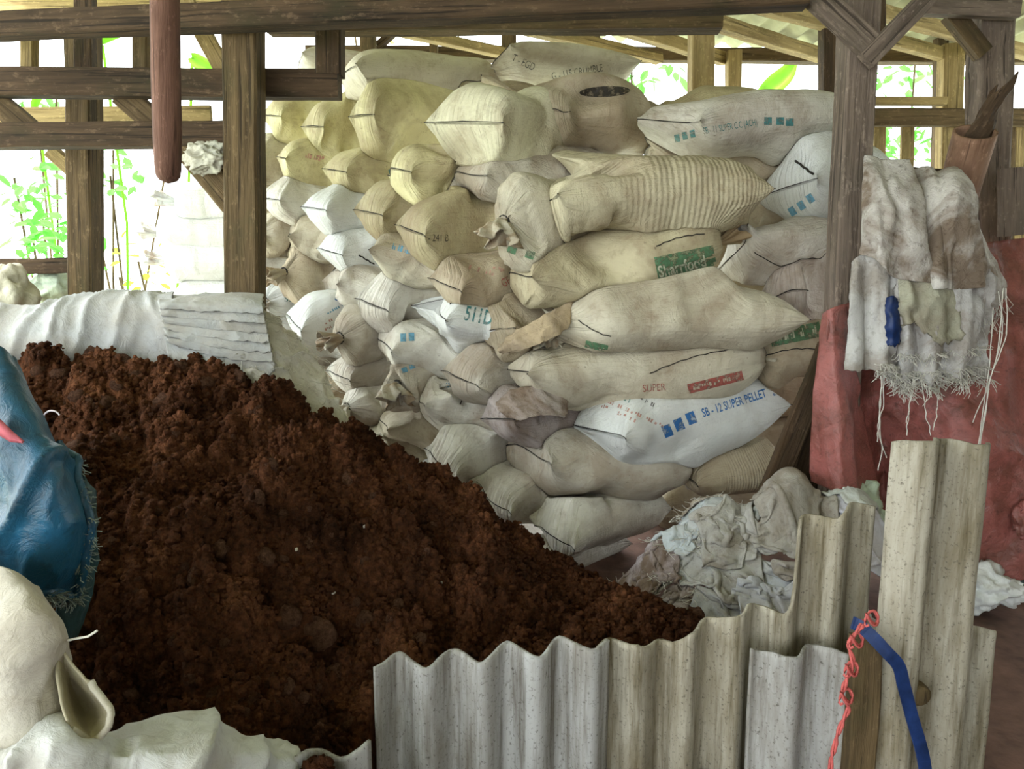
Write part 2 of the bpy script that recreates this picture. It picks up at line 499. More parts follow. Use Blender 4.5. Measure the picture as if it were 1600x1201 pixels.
pt('wooden_post', (130, 20), (134, 475), 3.35, 3.35, 38, 0.11, 'wood', 'slimmer brown post on the far left behind the white cloth', 'post', to_floor=True)
pt('dark_stud', (133, -20), (134, 112), 3.2, 3.2, 26, 0.05, 'wood_dark', 'dark twin stud rising above the upper cross beam on the far left', 'post')
pt('knee_brace', (80, 236), (116, 268), 3.33, 3.33, 20, 0.05, 'wood_pale', 'small pale corner brace on the slimmer left post', 'brace')
pt('short_stud', (46, 30), (46, 112), 3.1, 3.1, 18, 0.05, 'wood_pale', 'pale short stud on the upper cross beam nearest the left edge', 'post')
pt('short_stud', (222, 30), (222, 114), 3.12, 3.12, 21, 0.05, 'wood', 'brown short stud on the upper cross beam behind the hanging pole', 'post')
pt('tie_beam', (-60, 44), (1260, -8), 2.9, 2.62, 33, 0.09, 'wood_dark', 'long dark tie beam running along the top of the picture')
pt('tie_beam', (420, 40), (1126, 34), 3.3, 3.2, 25, 0.10, 'wood', 'lighter brown beam under the long dark tie beam, cut off square')
pt('low_rail', (-60, 418), (132, 414), 3.38, 3.38, 23, 0.05, 'wood_dark', 'dark low rail on the far left above the pale bags', 'rail')
pt('pale_rail', (-40, 182), (330, 180), 3.9, 3.9, 26, 0.03, 'wood_pale', 'pale split bamboo rail seen between the left cross beams', 'rail')
pt('eave_board', (-60, 12), (520, 12), 4.6, 4.6, 26, 0.03, 'wood_pale', 'pale board along the far roof edge on the left', 'board')
# right side
pt('wooden_post', (1346, -60), (1320, 450), 2.72, 2.72, 46, 0.11, 'wood_grey', 'grey olive post on the right in front of the sack stack', 'post', to_floor=True)
pt('y_brace', (1262, -18), (1368, 80), 2.64, 2.64, 36, 0.04, 'wood_grey', 'left arm of the crossed braces nailed to the grey right post', 'brace')
pt('y_brace', (1352, 96), (1462, -18), 2.62, 2.62, 27, 0.04, 'wood_grey', 'right arm of the crossed braces nailed to the grey right post', 'brace')
pt('head_plank', (1440, 6), (1590, 12), 3.0, 3.0, 32, 0.05, 'wood_grey', 'grey head plank over the weathered post at the top right corner', 'board')
pt('weathered_post', (1549, 16), (1543, 372), 3.1, 3.1, 47, 0.10, 'wood_grey', 'thick weathered post on the far right behind the bamboo tube', 'post', to_floor=True, rough=0.016)
pt('diagonal_brace', (1486, 20), (1536, 84), 3.06, 3.06, 26, 0.05, 'wood', 'brown brace leaning against the weathered right post', 'brace')
pt('stack_post', (1095, 40), (1095, 160), 4.1, 4.1, 33, 0.12, 'wood_pale', 'pale square post rising behind the dark top sacks', 'post', to_floor=True)
pt('stack_post', (1146, 80), (1146, 180), 4.75, 4.75, 20, 0.08, 'wood_pale', 'thin pale post beyond the square one behind the sacks', 'post', to_floor=True)
pt('stack_post', (1293, 10), (1292, 150), 4.2, 4.2, 19, 0.08, 'wood_dark', 'thin dark post behind the topmost right sack', 'post', to_floor=True)
pt('stack_post', (1367, -20), (1368, 72), 3.4, 3.4, 22, 0.06, 'wood_dark', 'dark stud behind the crossed braces', 'post')
pt('eave_beam', (480, 84), (1680, 90), 4.95, 4.95, 19, 0.09, 'wood', 'brown eave beam along the far roof edge above the bright opening')
# far rails on the right
fence = empty('slat_fence', P(1480, 200, 4.7)); fence.location.z = 0
tag(fence, 'open fence of pale posts, rails and slats at the bright right opening', 'fence')
for nm, a, b, Y, w, d, mt in [('post', (1486, 70), (1482, 262), 4.7, 30, 0.09, 'wood_pale'), ('post', (1470, 60), (1466, 262), 4.82, 16, 0.06, 'wood'),
        ('slat', (1374, 196), (1372, 300), 4.7, 18, 0.025, 'wood_pale'), ('slat', (1418, 196), (1416, 300), 4.7, 19, 0.025, 'wood_pale'),
        ('slat', (1578, 196), (1576, 300), 4.7, 14, 0.025, 'wood'), ('slat', (1597, 196), (1595, 300), 4.7, 22, 0.025, 'wood_pale')]:
    pt(nm, a, b, Y, Y, w, d, mt, to_floor=True, parent=fence)
pt('rail', (1350, 184), (1700, 184), 4.62, 4.62, 25, 0.05, 'wood', parent=fence)
pt('rail', (1350, 158), (1478, 158), 4.62, 4.62, 12, 0.04, 'wood_pale', parent=fence)
for i, (a, b, Ya, Yb, w, mt) in enumerate([
    ((548, 30), (790, 84), 4.1, 4.8, 15, 'wood_pale'), ((780, 34), (1030, 92), 4.0, 4.8, 17, 'wood_pale'),
    ((950, 36), (1130, 92), 4.1, 4.8, 20, 'wood_pale'), ((1120, 36), (1300, 92), 4.0, 4.75, 20, 'wood_pale'),
    ((1170, 4), (1500, 92), 3.9, 4.8, 20, 'wood_pale'), ((1370, 18), (1640, 92), 4.0, 4.75, 20, 'wood_pale'),
    ((575, 84), (575, 20), 4.8, 4.9, 22, 'wood'), ((678, 88), (678, 20), 4.8, 4.9, 12, 'wood'), ((795, 90), (795, 20), 4.8, 4.9, 22, 'wood'), ((926, 90), (926, 20), 4.8, 4.9, 20, 'wood'),
    ((590, 72), (650, 20), 4.9, 4.9, 10, 'wood')]):
    timber('rafter', P(*a, Ya), P(*b, Yb), w * mpp(Ya), 0.06, mt, parent=roof)
# board and bamboo at the far right
pt('grey_board', (1583, 262), (1583, 368), 2.85, 2.85, 46, 0.02, 'wood_grey', 'short grey board standing on the red tarpaulin at the right edge', 'board', rough=0.006)
# ------------------------------------------------------------------ feed sacks
CREAM, WHITE, YEL, OLIVE, GREY, TAN, PINK, SNOW = ((0.54, 0.50, 0.385), (0.61, 0.59, 0.52), (0.60, 0.55, 0.31), (0.41, 0.355, 0.21),
    (0.47, 0.435, 0.36), (0.44, 0.375, 0.265), (0.48, 0.425, 0.38), (0.66, 0.68, 0.66))
NU, NV = 54, 64
def sack_shape(L, W, T, near, far, seed, bend=0.0, ribs=0.0, lump=1.0, skew=0.0):
    """local verts of a filled woven sack: x along, y across, z thick; near = the -x end, far = +x; 'sewn' or 'tied'"""
    V = np.zeros((NU + 1, NV, 3)); rnd = random.Random(seed)
    kp = rnd.randint(9, 14); ph = rnd.random() * 6
    for i in range(NU + 1):
        u = -math.cos(math.pi * i / NU); u = 0.65 * u + 0.35 * (-1 + 2 * i / NU)
        e = abs(u); kind = near if u < 0 else far
        if kind == 'sewn':
            t = max(0.0, 1 - e ** 5.5) ** 0.55
            th = T / 2 * max(t, 0.03); wd = W / 2 * (1.0 - 0.13 * t) * (1 - 0.05 * e ** 8)
            ln = 1.0
        else:                                   # gathered and tied
            s = min(1.0, max(0.0, (e - 0.50) / 0.5))
            t = max(0.0, 1 - s ** 2.6) ** 0.55
            th = max(T / 2 * t * (1 + 0.10 * s), 0.022); wd = max(W / 2 * 0.90 * t, 0.024)
            ln = 0.93
        for j in range(NV):
            a = 2 * math.pi * j / NV
            ca, sa = math.cos(a), math.sin(a)
            n = 2.0 / 2.5
            cy = math.copysign(abs(ca) ** n, ca); cz = math.copysign(abs(sa) ** n, sa)
            x = u * L / 2 * ln; y = wd * cy; z = th * cz
            if kind == 'sewn':
                x += math.copysign(0.045 * L * (abs(cy) ** 2.5 - 0.45) * e ** 5, u)
                pl = 0.008 * e ** 3 * (1 - e ** 10) * math.sin(kp * 2.2 * cy + ph)
                z += pl * (1 if sa > 0 else -1)
            else:
                s = min(1.0, max(0.0, (e - 0.45) / 0.55))
                pl = 1 + 0.13 * s ** 1.5 * (math.sin(kp * a + ph) + 0.5 * math.sin(2 * kp * a))
                y *= pl; z *= pl
            z += -bend * (u * u) * L + skew * u * L * 0.0
            p = (x, y, z)
            k = fbm((x, y, z), 3.2, 2, seed) * 0.016 * lump + fbm((x * 1.2, y * 3, z * 3), 9.0, 2, seed + 3) * 0.0055 * lump
            if ribs:
                k += ribs * math.sin(x * 2 * math.pi / 0.026 + 5 * z + 2 * fbm(p, 3, 2, seed)) * max(0, min(1, 2.4 * (u + 0.35)))
            env = min(1.0, (1 - e) * 7 + 0.12)
            dy, dz = cy * k * env, cz * k * env
            V[i, j] = (x, y + dy, z + dz)
    return V.reshape(-1, 3)
SACK_F = grid_faces(NU + 1, NV, True, flip=True) + [tuple(range(NV - 1, -1, -1))[::-1], tuple(range(NU * NV, NU * NV + NV))[::-1]]
SACK_UV = np.array([(i / NU, j / NV) for i in range(NU + 1) for j in range(NV)])

SACKS = []
def fit_sack(bbox, Yn, az, tilt, roll, near, far, seed, W=0.46, bend=0.0, ribs=0.0, lump=1.0, L=0.80):
    x0, y0, x1, y1 = bbox
    T = 0.2; Wd = W
    az_, ti, ro = (math.radians(q) for q in (az, tilt, roll))
    R = np.array((Matrix.Rotation(az_, 3, 'Z') @ Matrix.Rotation(-ti, 3, 'Y') @ Matrix.Rotation(ro, 3, 'X')))
    c = np.array(P((x0 + x1) / 2, (y0 + y1) / 2, Yn + 0.25))
    base = sack_shape(1.0, 1.0, 1.0, near, far, seed, bend, 0, 0) if False else None
    unit = sack_shape(0.8, 0.46, 0.2, near, far, seed, bend, 0, 0.0)
    L0, W0, T0 = 0.8, 0.46, 0.2
    Ls = L
    for it in range(14):
        v = unit * np.array([Ls / L0, Wd / W0, T / T0])
        w = v @ R.T + c
        c[1] += Yn - w[:, 1].min()
        w = v @ R.T + c
        q = proj(w)
        bx0, by0 = q.min(0); bx1, by1 = q.max(0)
        s = mpp(np.linalg.norm(c - np.array(CAM)))
        c[0] += ((x0 + x1) / 2 - (bx0 + bx1) / 2) * s
        c[2] -= ((y0 + y1) / 2 - (by0 + by1) / 2) * s
        kx = (x1 - x0) / max(1, bx1 - bx0); ky = (y1 - y0) / max(1, by1 - by0)
        a = abs(math.sin(az_))
        if a < 0.45:
            Ls = min(1.25, max(0.35, Ls * kx ** 0.8))
        else:
            Wd = min(0.62, max(0.24, Wd * kx ** 0.7)); Ls = min(1.0, max(0.5, Ls * kx ** 0.3))
        T = min(0.36, max(0.09, T * ky ** 0.8))
    return Ls, Wd, T, R, c
def sack(label, bbox, Yn, az, tilt=0, roll=0, near='sewn', far='sewn', tint=CREAM, mat='sack', bend=0.0, ribs=0.0, lump=1.0,
         texts=(), tuft=None, W=0.46, seam='near', grow=1.05, group='stacked feed sacks', tuftdir=None, L=0.80):
    seed = len(SACKS) * 1.37 + 2
    Ls, Wd, T, R, c = fit_sack(bbox, Yn, az, tilt, roll, near, far, seed, W, bend, ribs, lump, L)
    v = sack_shape(Ls * 1.02, Wd * 1.02, T * grow, near, far, seed, bend, ribs, lump)
    w = v @ R.T + c
    SACKS.append(dict(label=label, v=w, c=c, R=R, near=near, far=far, tint=tint, mat=mat, texts=texts, seam=seam, group=group, L=Ls, T=T, W=Wd, tuftdir=tuftdir, seed=seed, ribs=ribs))
T_ = 'tied'
# --- right face, lengthwise sacks, bottom to top
sack('clean white sack printed SB-12 SUPER PELLET in blue', (893, 583, 1234, 724), 2.72, 24, 5, -4, tint=SNOW, mat='sack_clean', bend=-0.02, lump=0.7)
sack('cream sack with a red band, tied right end, resting on the SB-12 sack', (816, 515, 1184, 632), 2.80, 3, 3, -4, far=T_, tint=CREAM, bend=-0.03, tuftdir=(0.9, -0.3, 0.1))
sack('long plump cream sack tied at its lower left, pointed at the right', (893, 440, 1262, 554), 2.74, 2, 0, -5, near=T_, tint=CREAM, bend=0.02, tuftdir=(0.15, -0.75, -0.6), grow=0.93)
sack('yellowish sack with a green band, gathered in the middle of its right half', (814, 341, 1128, 468), 2.76, 6, 11, -4, far=T_, tint=(0.54, 0.485, 0.32), bend=0.0, tuftdir=(0.8, -0.35, 0.45))
sack('long fat yellow cream sack with ribbed wrinkles on its right half', (847, 247, 1207, 367), 2.70, 6, 2, -4, tint=(0.54, 0.49, 0.34), mat='sack_ribbed', ribs=0.0012, bend=0.03)
sack('pale sack printed SB-11 high on the right behind the grey post', (1038, 139, 1352, 252), 2.98, 8, 7, -6, tint=WHITE, bend=0.03)
sack('white sack with blue squares behind the grey right post', (1192, 226, 1400, 350), 2.95, 12, 6, -4, tint=SNOW, mat='sack_clean')
sack('smooth pinkish white sack with a long seam, left of the grey post', (1118, 343, 1322, 436), 2.94, 8, 5, -20, tint=WHITE, seam='side')
sack('plain pinkish sack bulging behind the long plump cream sack', (1190, 392, 1350, 512), 2.98, 40, 0, 0, tint=PINK)
sack('sack with dark green label and gathered mouth beside the red tarpaulin', (1150, 498, 1330, 592), 2.96, 10, 4, -5, near=T_, tint=TAN, tuftdir=(-0.9, -0.3, 0.0))
sack('tan ribbed sack under the right end of the SB-12 sack', (1035, 690, 1250, 772), 2.94, 8, 4, 0, tint=TAN, mat='sack_ribbed', ribs=0.001)
sack('grey stained sack under the SB-12 sack, tied at its right', (816, 668, 1064, 780), 2.80, 14, -7, -6, far=T_, tint=GREY, bend=-0.01, mat='sack', tuftdir=(0.5, -0.7, -0.4))
sack('big flat sack with a long dark seam at the lowest visible corner', (838, 750, 1048, 872), 2.74, 40, 4, 10, tint=WHITE)
sack('sack at the very bottom corner beneath the one with the long dark seam', (800, 812, 985, 905), 2.82, 42, 0, 8, tint=WHITE)
sack('plump sack left of the lowest corner sack', (752, 712, 925, 818), 2.92, 42, 3, 10, tint=WHITE)
# --- the corner column
sack('purplish dirt-stained sack with a torn ragged mouth', (770, 590, 935, 690), 2.84, 38, 3, -8, tint=(0.36, 0.31, 0.29), mat='sack_dirty')
sack('cream sack with a curved seam left of the red banded sack', (714, 533, 858, 628), 2.94, 46, 2, 12, tint=GREY)
sack('tan stained sack with a turned-over mouth flap beside the long plump sack', (788, 452, 905, 560), 2.88, 42, 4, -8, tint=TAN)
sack('gathered sack tied in front, its pleats hanging over the corner', (772, 264, 965, 428), 2.78, 48, 4, 0, near=T_, tint=CREAM, W=0.42, tuftdir=(-0.05, -0.45, -0.9))
sack('low flat grey yellow sack under the big top corner sack', (704, 232, 985, 314), 3.02, 24, 6, 4, tint=GREY, bend=-0.01)
sack('yellow sack end beside the low flat sack', (634, 226, 760, 318), 3.22, 40, 0, 12, tint=YEL)
sack('olive sack printed 241 in black', (646, 308, 792, 412), 3.02, 40, 2, 14, tint=OLIVE)
sack('sack printed GF 511 in dark red', (690, 400, 848, 484), 2.96, 42, 2, 14, tint=TAN)
sack('white sack printed 511D in dark letters', (678, 462, 832, 540), 2.93, 14, -9, 4, tint=SNOW, mat='sack_clean')
sack('long cream sack with a row of faded teal squares', (578, 367, 735, 452), 3.24, 6, -16, 4, tint=CREAM, bend=-0.02, L=0.6)
sack('whitish sack with a stained left end in the middle of the left face', (527, 410, 650, 492), 3.62, 12, -14, 6, tint=WHITE, L=0.5)
sack('bulging white sack with a sagging seam in the middle of the left face', (587, 428, 698, 516), 3.34, 52, 2, 14, tint=WHITE)
sack('white sack with faded blue squares beneath the 511D sack', (598, 503, 752, 596), 3.22, 16, -12, 6, tint=WHITE)
sack('grey tan sack with pleats drawn to a tied knot, left face', (535, 484, 650, 565), 3.48, 56, 0, 0, near=T_, tint=GREY, tuftdir=(-0.8, -0.5, -0.2))
sack('white shining sack with red and blue small print', (472, 454, 590, 562), 3.74, 38, -6, 20, tint=SNOW, mat='sack_clean')
sack('white sack printed SB beside the thick left post, its mouth drawn to a star', (404, 428, 525, 515), 4.10, 66, 0, 0, near=T_, tint=SNOW, mat='sack_clean', tuftdir=(-0.1, -0.9, -0.1))
sack('striped tan sack with a tied flat mouth above the SB sack', (452, 388, 545, 466), 3.96, 60, 0, 0, near=T_, tint=TAN, tuftdir=(-0.8, -0.6, -0.35))
sack('pale sack in the shade of the thick post, third from the cloth', (400, 388, 480, 446), 4.30, 50, 0, 6, tint=WHITE)
sack('long cream sack lying along the left face above the striped tan one', (452, 343, 600, 418), 3.92, 8, -10, 4, tint=CREAM, bend=-0.02, L=0.6)
sack('small white sack end with dark cord below the olive rounded sack', (527, 362, 635, 424), 3.66, 46, 2, 10, tint=SNOW, mat='sack_clean')
sack('dark olive rounded sack in the middle of the stack', (575, 285, 712, 382), 3.38, 46, 2, 10, tint=OLIVE)
sack('plain white sack end left of the olive rounded sack', (511, 297, 605, 364), 3.66, 46, 0, 8, tint=SNOW, mat='sack_clean')
sack('white sack with a curled seam near the thick post', (428, 276, 545, 350), 3.98, 46, 2, 8, tint=WHITE)
sack('cream sack half hidden by the thick post, fourth from the top', (398, 272, 462, 336), 4.36, 50, 0, 6, tint=CREAM)
sack('small cream sack with a brown gathered mouth by the thick post', (416, 333, 500, 398), 4.22, 62, 0, 0, near=T_, tint=CREAM, tuftdir=(-0.1, -0.7, -0.7))
sack('yellow sack with a dark cord seam just right of the thick post', (402, 213, 495, 290), 4.30, 48, 2, 10, tint=CREAM)
sack('yellow sack with faint red print, second from the thick post', (448, 220, 580, 304), 4.02, 30, -8, 10, tint=YEL)
sack('yellow sack with teal squares and a dark cord seam', (519, 233, 660, 308), 3.74, 44, 2, 10, tint=YEL)
sack('yellow sack with an upturned corner under the end of the upper beam', (428, 148, 545, 228), 4.26, 46, 2, 10, tint=YEL)
sack('yellow sack in the upper row, second from the left', (482, 156, 625, 250), 3.98, 44, 3, 8, tint=YEL)
sack('yellow sack in the upper row with grey shaded side and cord seam', (547, 120, 745, 254), 3.60, 42, 3, 6, tint=YEL)
sack('big pale top corner sack with pointed ears and a curved seam', (666, 126, 946, 264), 2.94, 52, 6, 7, tint=(0.62, 0.59, 0.42), W=0.56)
# --- crown
sack('long yellow and grey sack at the top whose end has a sewn cord', (529, 76, 800, 162), 3.68, 24, 2, 4, tint=CREAM)
sack('pale sack behind the short upright at the top', (464, 74, 625, 134), 4.32, 20, 0, 0, tint=GREY)
sack('crown sack printed G-115 CRUMBLE in black', (775, 64, 1000, 150), 3.62, 10, -4, -8, tint=CREAM, bend=0.03)
sack('dark brown sack with a low seam in the shade at the top', (775, 112, 1068, 250), 3.08, 58, 4, -2, tint=TAN, W=0.56)
sack('brown sack end just behind the dark brown top sack', (735, 122, 1042, 205), 3.52, 10, -8, -6, tint=TAN, bend=0.02)
sack('dark olive sack at the back right of the crown', (1000, 134, 1240, 232), 3.46, 10, -3, 0, tint=OLIVE)
# --- lower left, half buried by the soil
sack('white sack with drooping belly behind the soil heap', (532, 545, 660, 616), 3.52, 44, 0, 8, tint=WHITE)
sack('pleated tan sack tied in front with faint blue print', (611, 560, 725, 645), 3.20, 54, 0, 0, near=T_, tint=GREY, tuftdir=(0.3, -0.6, -0.7))
sack('long white sack with faded blue print and a black cord', (648, 590, 800, 672), 3.12, 14, -14, 4, tint=WHITE, L=0.6)
sack('small tied white sack just above the soil', (556, 600, 660, 660), 3.46, 50, 0, 0, near=T_, tint=WHITE, tuftdir=(-0.1, -0.6, -0.6))
sack('long pale sack sloping down towards the soil', (588, 630, 740, 706), 3.30, 18, -16, 4, tint=CREAM, L=0.6)
sack('large smooth sack with a straight dark edge seam above the soil', (688, 650, 820, 768), 3.06, 44, 2, 30, tint=WHITE)
sack('bright white sack peeping out at the edge of the soil', (684, 705, 775, 775), 3.18, 46, 0, 20, tint=SNOW, mat='sack_clean')
sack('tan sack in the gap behind the fibrous cloth', (515, 575, 590, 646), 3.80, 50, 0, 0, tint=TAN)
sack('cream sack half covered by the soil', (585, 660, 705, 726), 3.38, 30, -10, 8, tint=CREAM)
sack('white sack behind the frayed cloth on the left', (478, 512, 560, 582), 3.86, 48, 0, 8, tint=WHITE)
# --- the further stack seen past the thick post
for lab, bb, nr in [
    ('overexposed white sack, topmost of the far pile behind the thick post', (272, 283, 392, 348), T_),
    ('far white sack with a ragged brown tied mouth', (244, 336, 392, 394), T_),
    ('far white sack with streaming loose threads', (256, 376, 392, 440), T_),
    ('far white sack with an orange brown end, lowest of the far pile', (268, 432, 392, 488), 'sewn')]:
    sack(lab, bb, 4.75, 8, 0, 0, near=nr, tint=SNOW, mat='sack_clean', group='sacks of the far pile', tuftdir=(-0.9, -0.1, 0.25), L=0.6)

# courses glimpsed between or behind the front ones, which carry the stack or block stray light
LOW = 'sack of the lowest courses, buried from view behind the soil heap'
for px, Y, y0, n, st in [(440, 4.05, 512, 4, 64), (525, 3.78, 640, 2, 70), (612, 3.45, 716, 2, 62), (700, 3.2, 765, 1, 84), (790, 3.0, 812, 1, 84)]:
    for k in range(n):
        sack(LOW, (px - 62, y0 + k * st, px + 70, y0 + (k + 1) * st + 8), Y, 44, 0, 4, tint=GREY, group='buried lowest sacks')
for k in range(4):
    sack('sack under the far pile, hidden by the white cloth', (266, 482 + k * 58, 392, 548 + k * 58), 4.75, 8, tint=WHITE, group='buried far sacks', L=0.6)
FILLER = 'filler sack of the inner course, added behind the front sacks at the right to block light'  # back row put in to stop bright gaps showing between the front sacks
for bb in [(1000, 205, 1330, 300), (1060, 292, 1380, 385), (1060, 380, 1360, 470), (1050, 465, 1350, 560), (1050, 555, 1330, 650), (1010, 645, 1300, 735), (990, 730, 1270, 830)]:
    sack(FILLER, bb, 3.36, 6, 0, 0, tint=TAN, group='inner filler sacks')

def relax(S, iters=2):
    """sacks press into each other: every vertex inside a neighbour is moved half way out"""
    for it in range(iters):
        trees = [BVHTree.FromPolygons([Vector(p) for p in s['v']], SACK_F) for s in S]
        lo = [s['v'].min(0) for s in S]; hi = [s['v'].max(0) for s in S]
        moves = [np.zeros_like(s['v']) for s in S]
        for i, s in enumerate(S):
            for j, t in enumerate(S):
                if i == j or (lo[i] > hi[j]).any() or (lo[j] > hi[i]).any(): continue
                inside = np.where(((s['v'] > lo[j]) & (s['v'] < hi[j])).all(1))[0]
                tr = trees[j]
                for k in inside:
                    p = Vector(s['v'][k])
                    loc, nor, idx, d = tr.find_nearest(p)
                    if loc is None: continue
                    if (p - loc).dot(nor) < 0:
                        # only through and through inside
                        mv = np.array(loc - p) * (0.5 if it == 0 else 0.6)
                        if np.dot(mv, mv) > np.dot(moves[i][k], moves[i][k]): moves[i][k] = mv
        for s, m in zip(S, moves):
            g = m.reshape(NU + 1, NV, 3)                     # soften the dents
            for _ in range(5):
                sm = (np.roll(g, 1, 1) + np.roll(g, -1, 1)) / 2
                sm[1:-1] = sm[1:-1] * 0.5 + (g[2:] + g[:-2]) * 0.25
                mag = np.linalg.norm(g, axis=2, keepdims=True)
                g = np.where(mag > 2e-3, g * 0.8 + sm * 0.2, sm * 0.95)
            s['v'] = s['v'] + g.reshape(-1, 3)
relax(SACKS, 2)
for s in SACKS:                                             # cloth under tension rounds the dents off
    g = s['v'].reshape(NU + 1, NV, 3)
    for _ in range(3):
        sm = (np.roll(g, 1, 1) + np.roll(g, -1, 1) + np.roll(g, 2, 1) + np.roll(g, -2, 1)) / 4
        h = g.copy(); h[3:-3] = 0.55 * g[3:-3] + 0.25 * sm[3:-3] + 0.10 * (g[4:-2] + g[2:-4])
        g = h
    if not s['ribs']: s['v'] = g.reshape(-1, 3)

def seam_path(s, end):
    """mid line of a sewn end, a little in from the edge, on the upper sheet"""
    v = s['v'].reshape(NU + 1, NV, 3)
    i = 0 if end == 'near' else NU
    js = range(0, NV // 2 + 1)
    cen = v[i].mean(0)
    return [Vector(v[i, j] + (v[i, j] - cen) / (np.linalg.norm(v[i, j] - cen) + 1e-6) * 0.002) for j in js]
def side_path(s):
    v = s['v'].reshape(NU + 1, NV, 3)
    return [Vector(v[i, int(NV * 0.66)]) * 1.0 + Vector((0, -0.003, 0)) for i in range(5, NU - 5)]
def mouth_tuft(s, end):
    """ruffled cloth beyond the tie: a flared, pleated sleeve"""
    v = s['v'].reshape(NU + 1, NV, 3)
    i = 0 if end == 'near' else NU
    c = Vector(v[i].mean(0))
    ax = Vector(s['R'][:, 0]) * (-1 if end == 'near' else 1)
    d = Vector(s['tuftdir']).normalized() if s['tuftdir'] else ax
    rnd = random.Random(s['seed'] * 3)
    n, m = 14, 36; V = []
    ln = rnd.uniform(0.10, 0.15); ph = rnd.random() * 6
    for a in range(n):
        t = a / (n - 1)
        dirn = (ax * (1 - t) ** 2 + d * (1 - (1 - t) ** 2)).normalized()
        if a == 0: p = c.copy() - ax * 0.012
        else: p = p + dirn * (ln / n)
        x = dirn.cross(Vector((0.2, 0.1, 1))).normalized(); y = dirn.cross(x)
        r = 0.020 + 0.040 * t ** 0.9
        for b in range(m):
            an = 2 * math.pi * b / m
            rr = r * (1 + (0.22 + 0.35 * t) * math.sin(7 * an + ph + 1.5 * t) * 0.7 + 0.14 * fbm((math.cos(an), math.sin(an), t), 3, 2, s['seed']))
            q = p + x * (rr * math.cos(an) * 1.25) + y * (rr * math.sin(an) * 0.7) + dirn * (0.02 * t * math.sin(3 * an + ph))
            V.append(q)
    return V, grid_faces(n, m, True), c, ax
def neck_ring(c, ax, r=0.027, tr=0.0045):
    x = ax.cross(Vector((0.2, 0.1, 1))).normalized(); y = ax.cross(x)
    pts = [c + x * (r * math.cos(t)) + y * (r * math.sin(t)) for t in np.linspace(0, 2 * math.pi, 22)]
    return tube(pts, tr, 6)
for s in SACKS:
    c = Vector(s['c']); c.z = s['v'][:, 2].min()
    me = mesh_data('feed_sack', s['v'] - np.array(c), SACK_F, SACK_UV)
    o = link('feed_sack', me, M[s['mat']], None, c, s['tint'])
    tag(o, s['label'], 'sack', s['group'])
    s['obj'] = o
    rel = lambda V: [Vector(q) - c for q in V]
    for end in ('near', 'far'):
        if s[end] == 'tied':
            V, F, cc, ax = mouth_tuft(s, end)
            t = link('gathered_mouth', mesh_data('gathered_mouth', rel(V), F, [(i % 36 / 36, i / 500) for i in range(len(V))]), M['tuft'], o, None, tuple(x * 0.85 for x in s['tint']))
            t.modifiers.new('s', 'SOLIDIFY').thickness = 0.003
            V, F = neck_ring(cc - ax * 0.004, ax)
            link('tie_cord', mesh_data('tie_cord', rel(V), F), M['thread'], o)
        else:
            V, F = tube(seam_path(s, end), 0.0021, 5)
            link('stitching', mesh_data('stitching', rel(V), F), M['thread'], o)
    if s['seam'] == 'side':
        V, F = tube(side_path(s), 0.0019, 5)
        link('stitching', mesh_data('stitching', rel(V), F), M['thread'], o)

# ------------------------------------------------------------------ print on the sacks (real ink patches lying on the cloth)
def text_mesh(body, bold=False):
    cu = bpy.data.curves.new('t', 'FONT'); cu.body = body; cu.resolution_u = 3
    cu.align_x = 'CENTER'; cu.align_y = 'CENTER'
    if bold: cu.offset = 0.02
    ob = bpy.data.objects.new('t', cu); col.objects.link(ob)
    bpy.context.view_layer.update()
    me = bpy.data.meshes.new_from_object(ob.evaluated_get(bpy.context.evaluated_depsgraph_get()))
    V = [Vector(v.co) for v in me.vertices]; F = [tuple(p.vertices) for p in me.polygons]
    bpy.data.objects.remove(ob); bpy.data.meshes.remove(me); bpy.data.curves.remove(cu)
    return V, F
def rect_mesh(n=8, m=4):
    V = [Vector((-0.5 + i / n, -0.5 + j / m, 0)) for i in range(n + 1) for j in range(m + 1)]
    return V, grid_faces(n + 1, m + 1, flip=True)
def find_sack(key):
    r = [s for s in SACKS if key in s['label']]
    assert len(r) == 1, (key, len(r))
    return r[0]
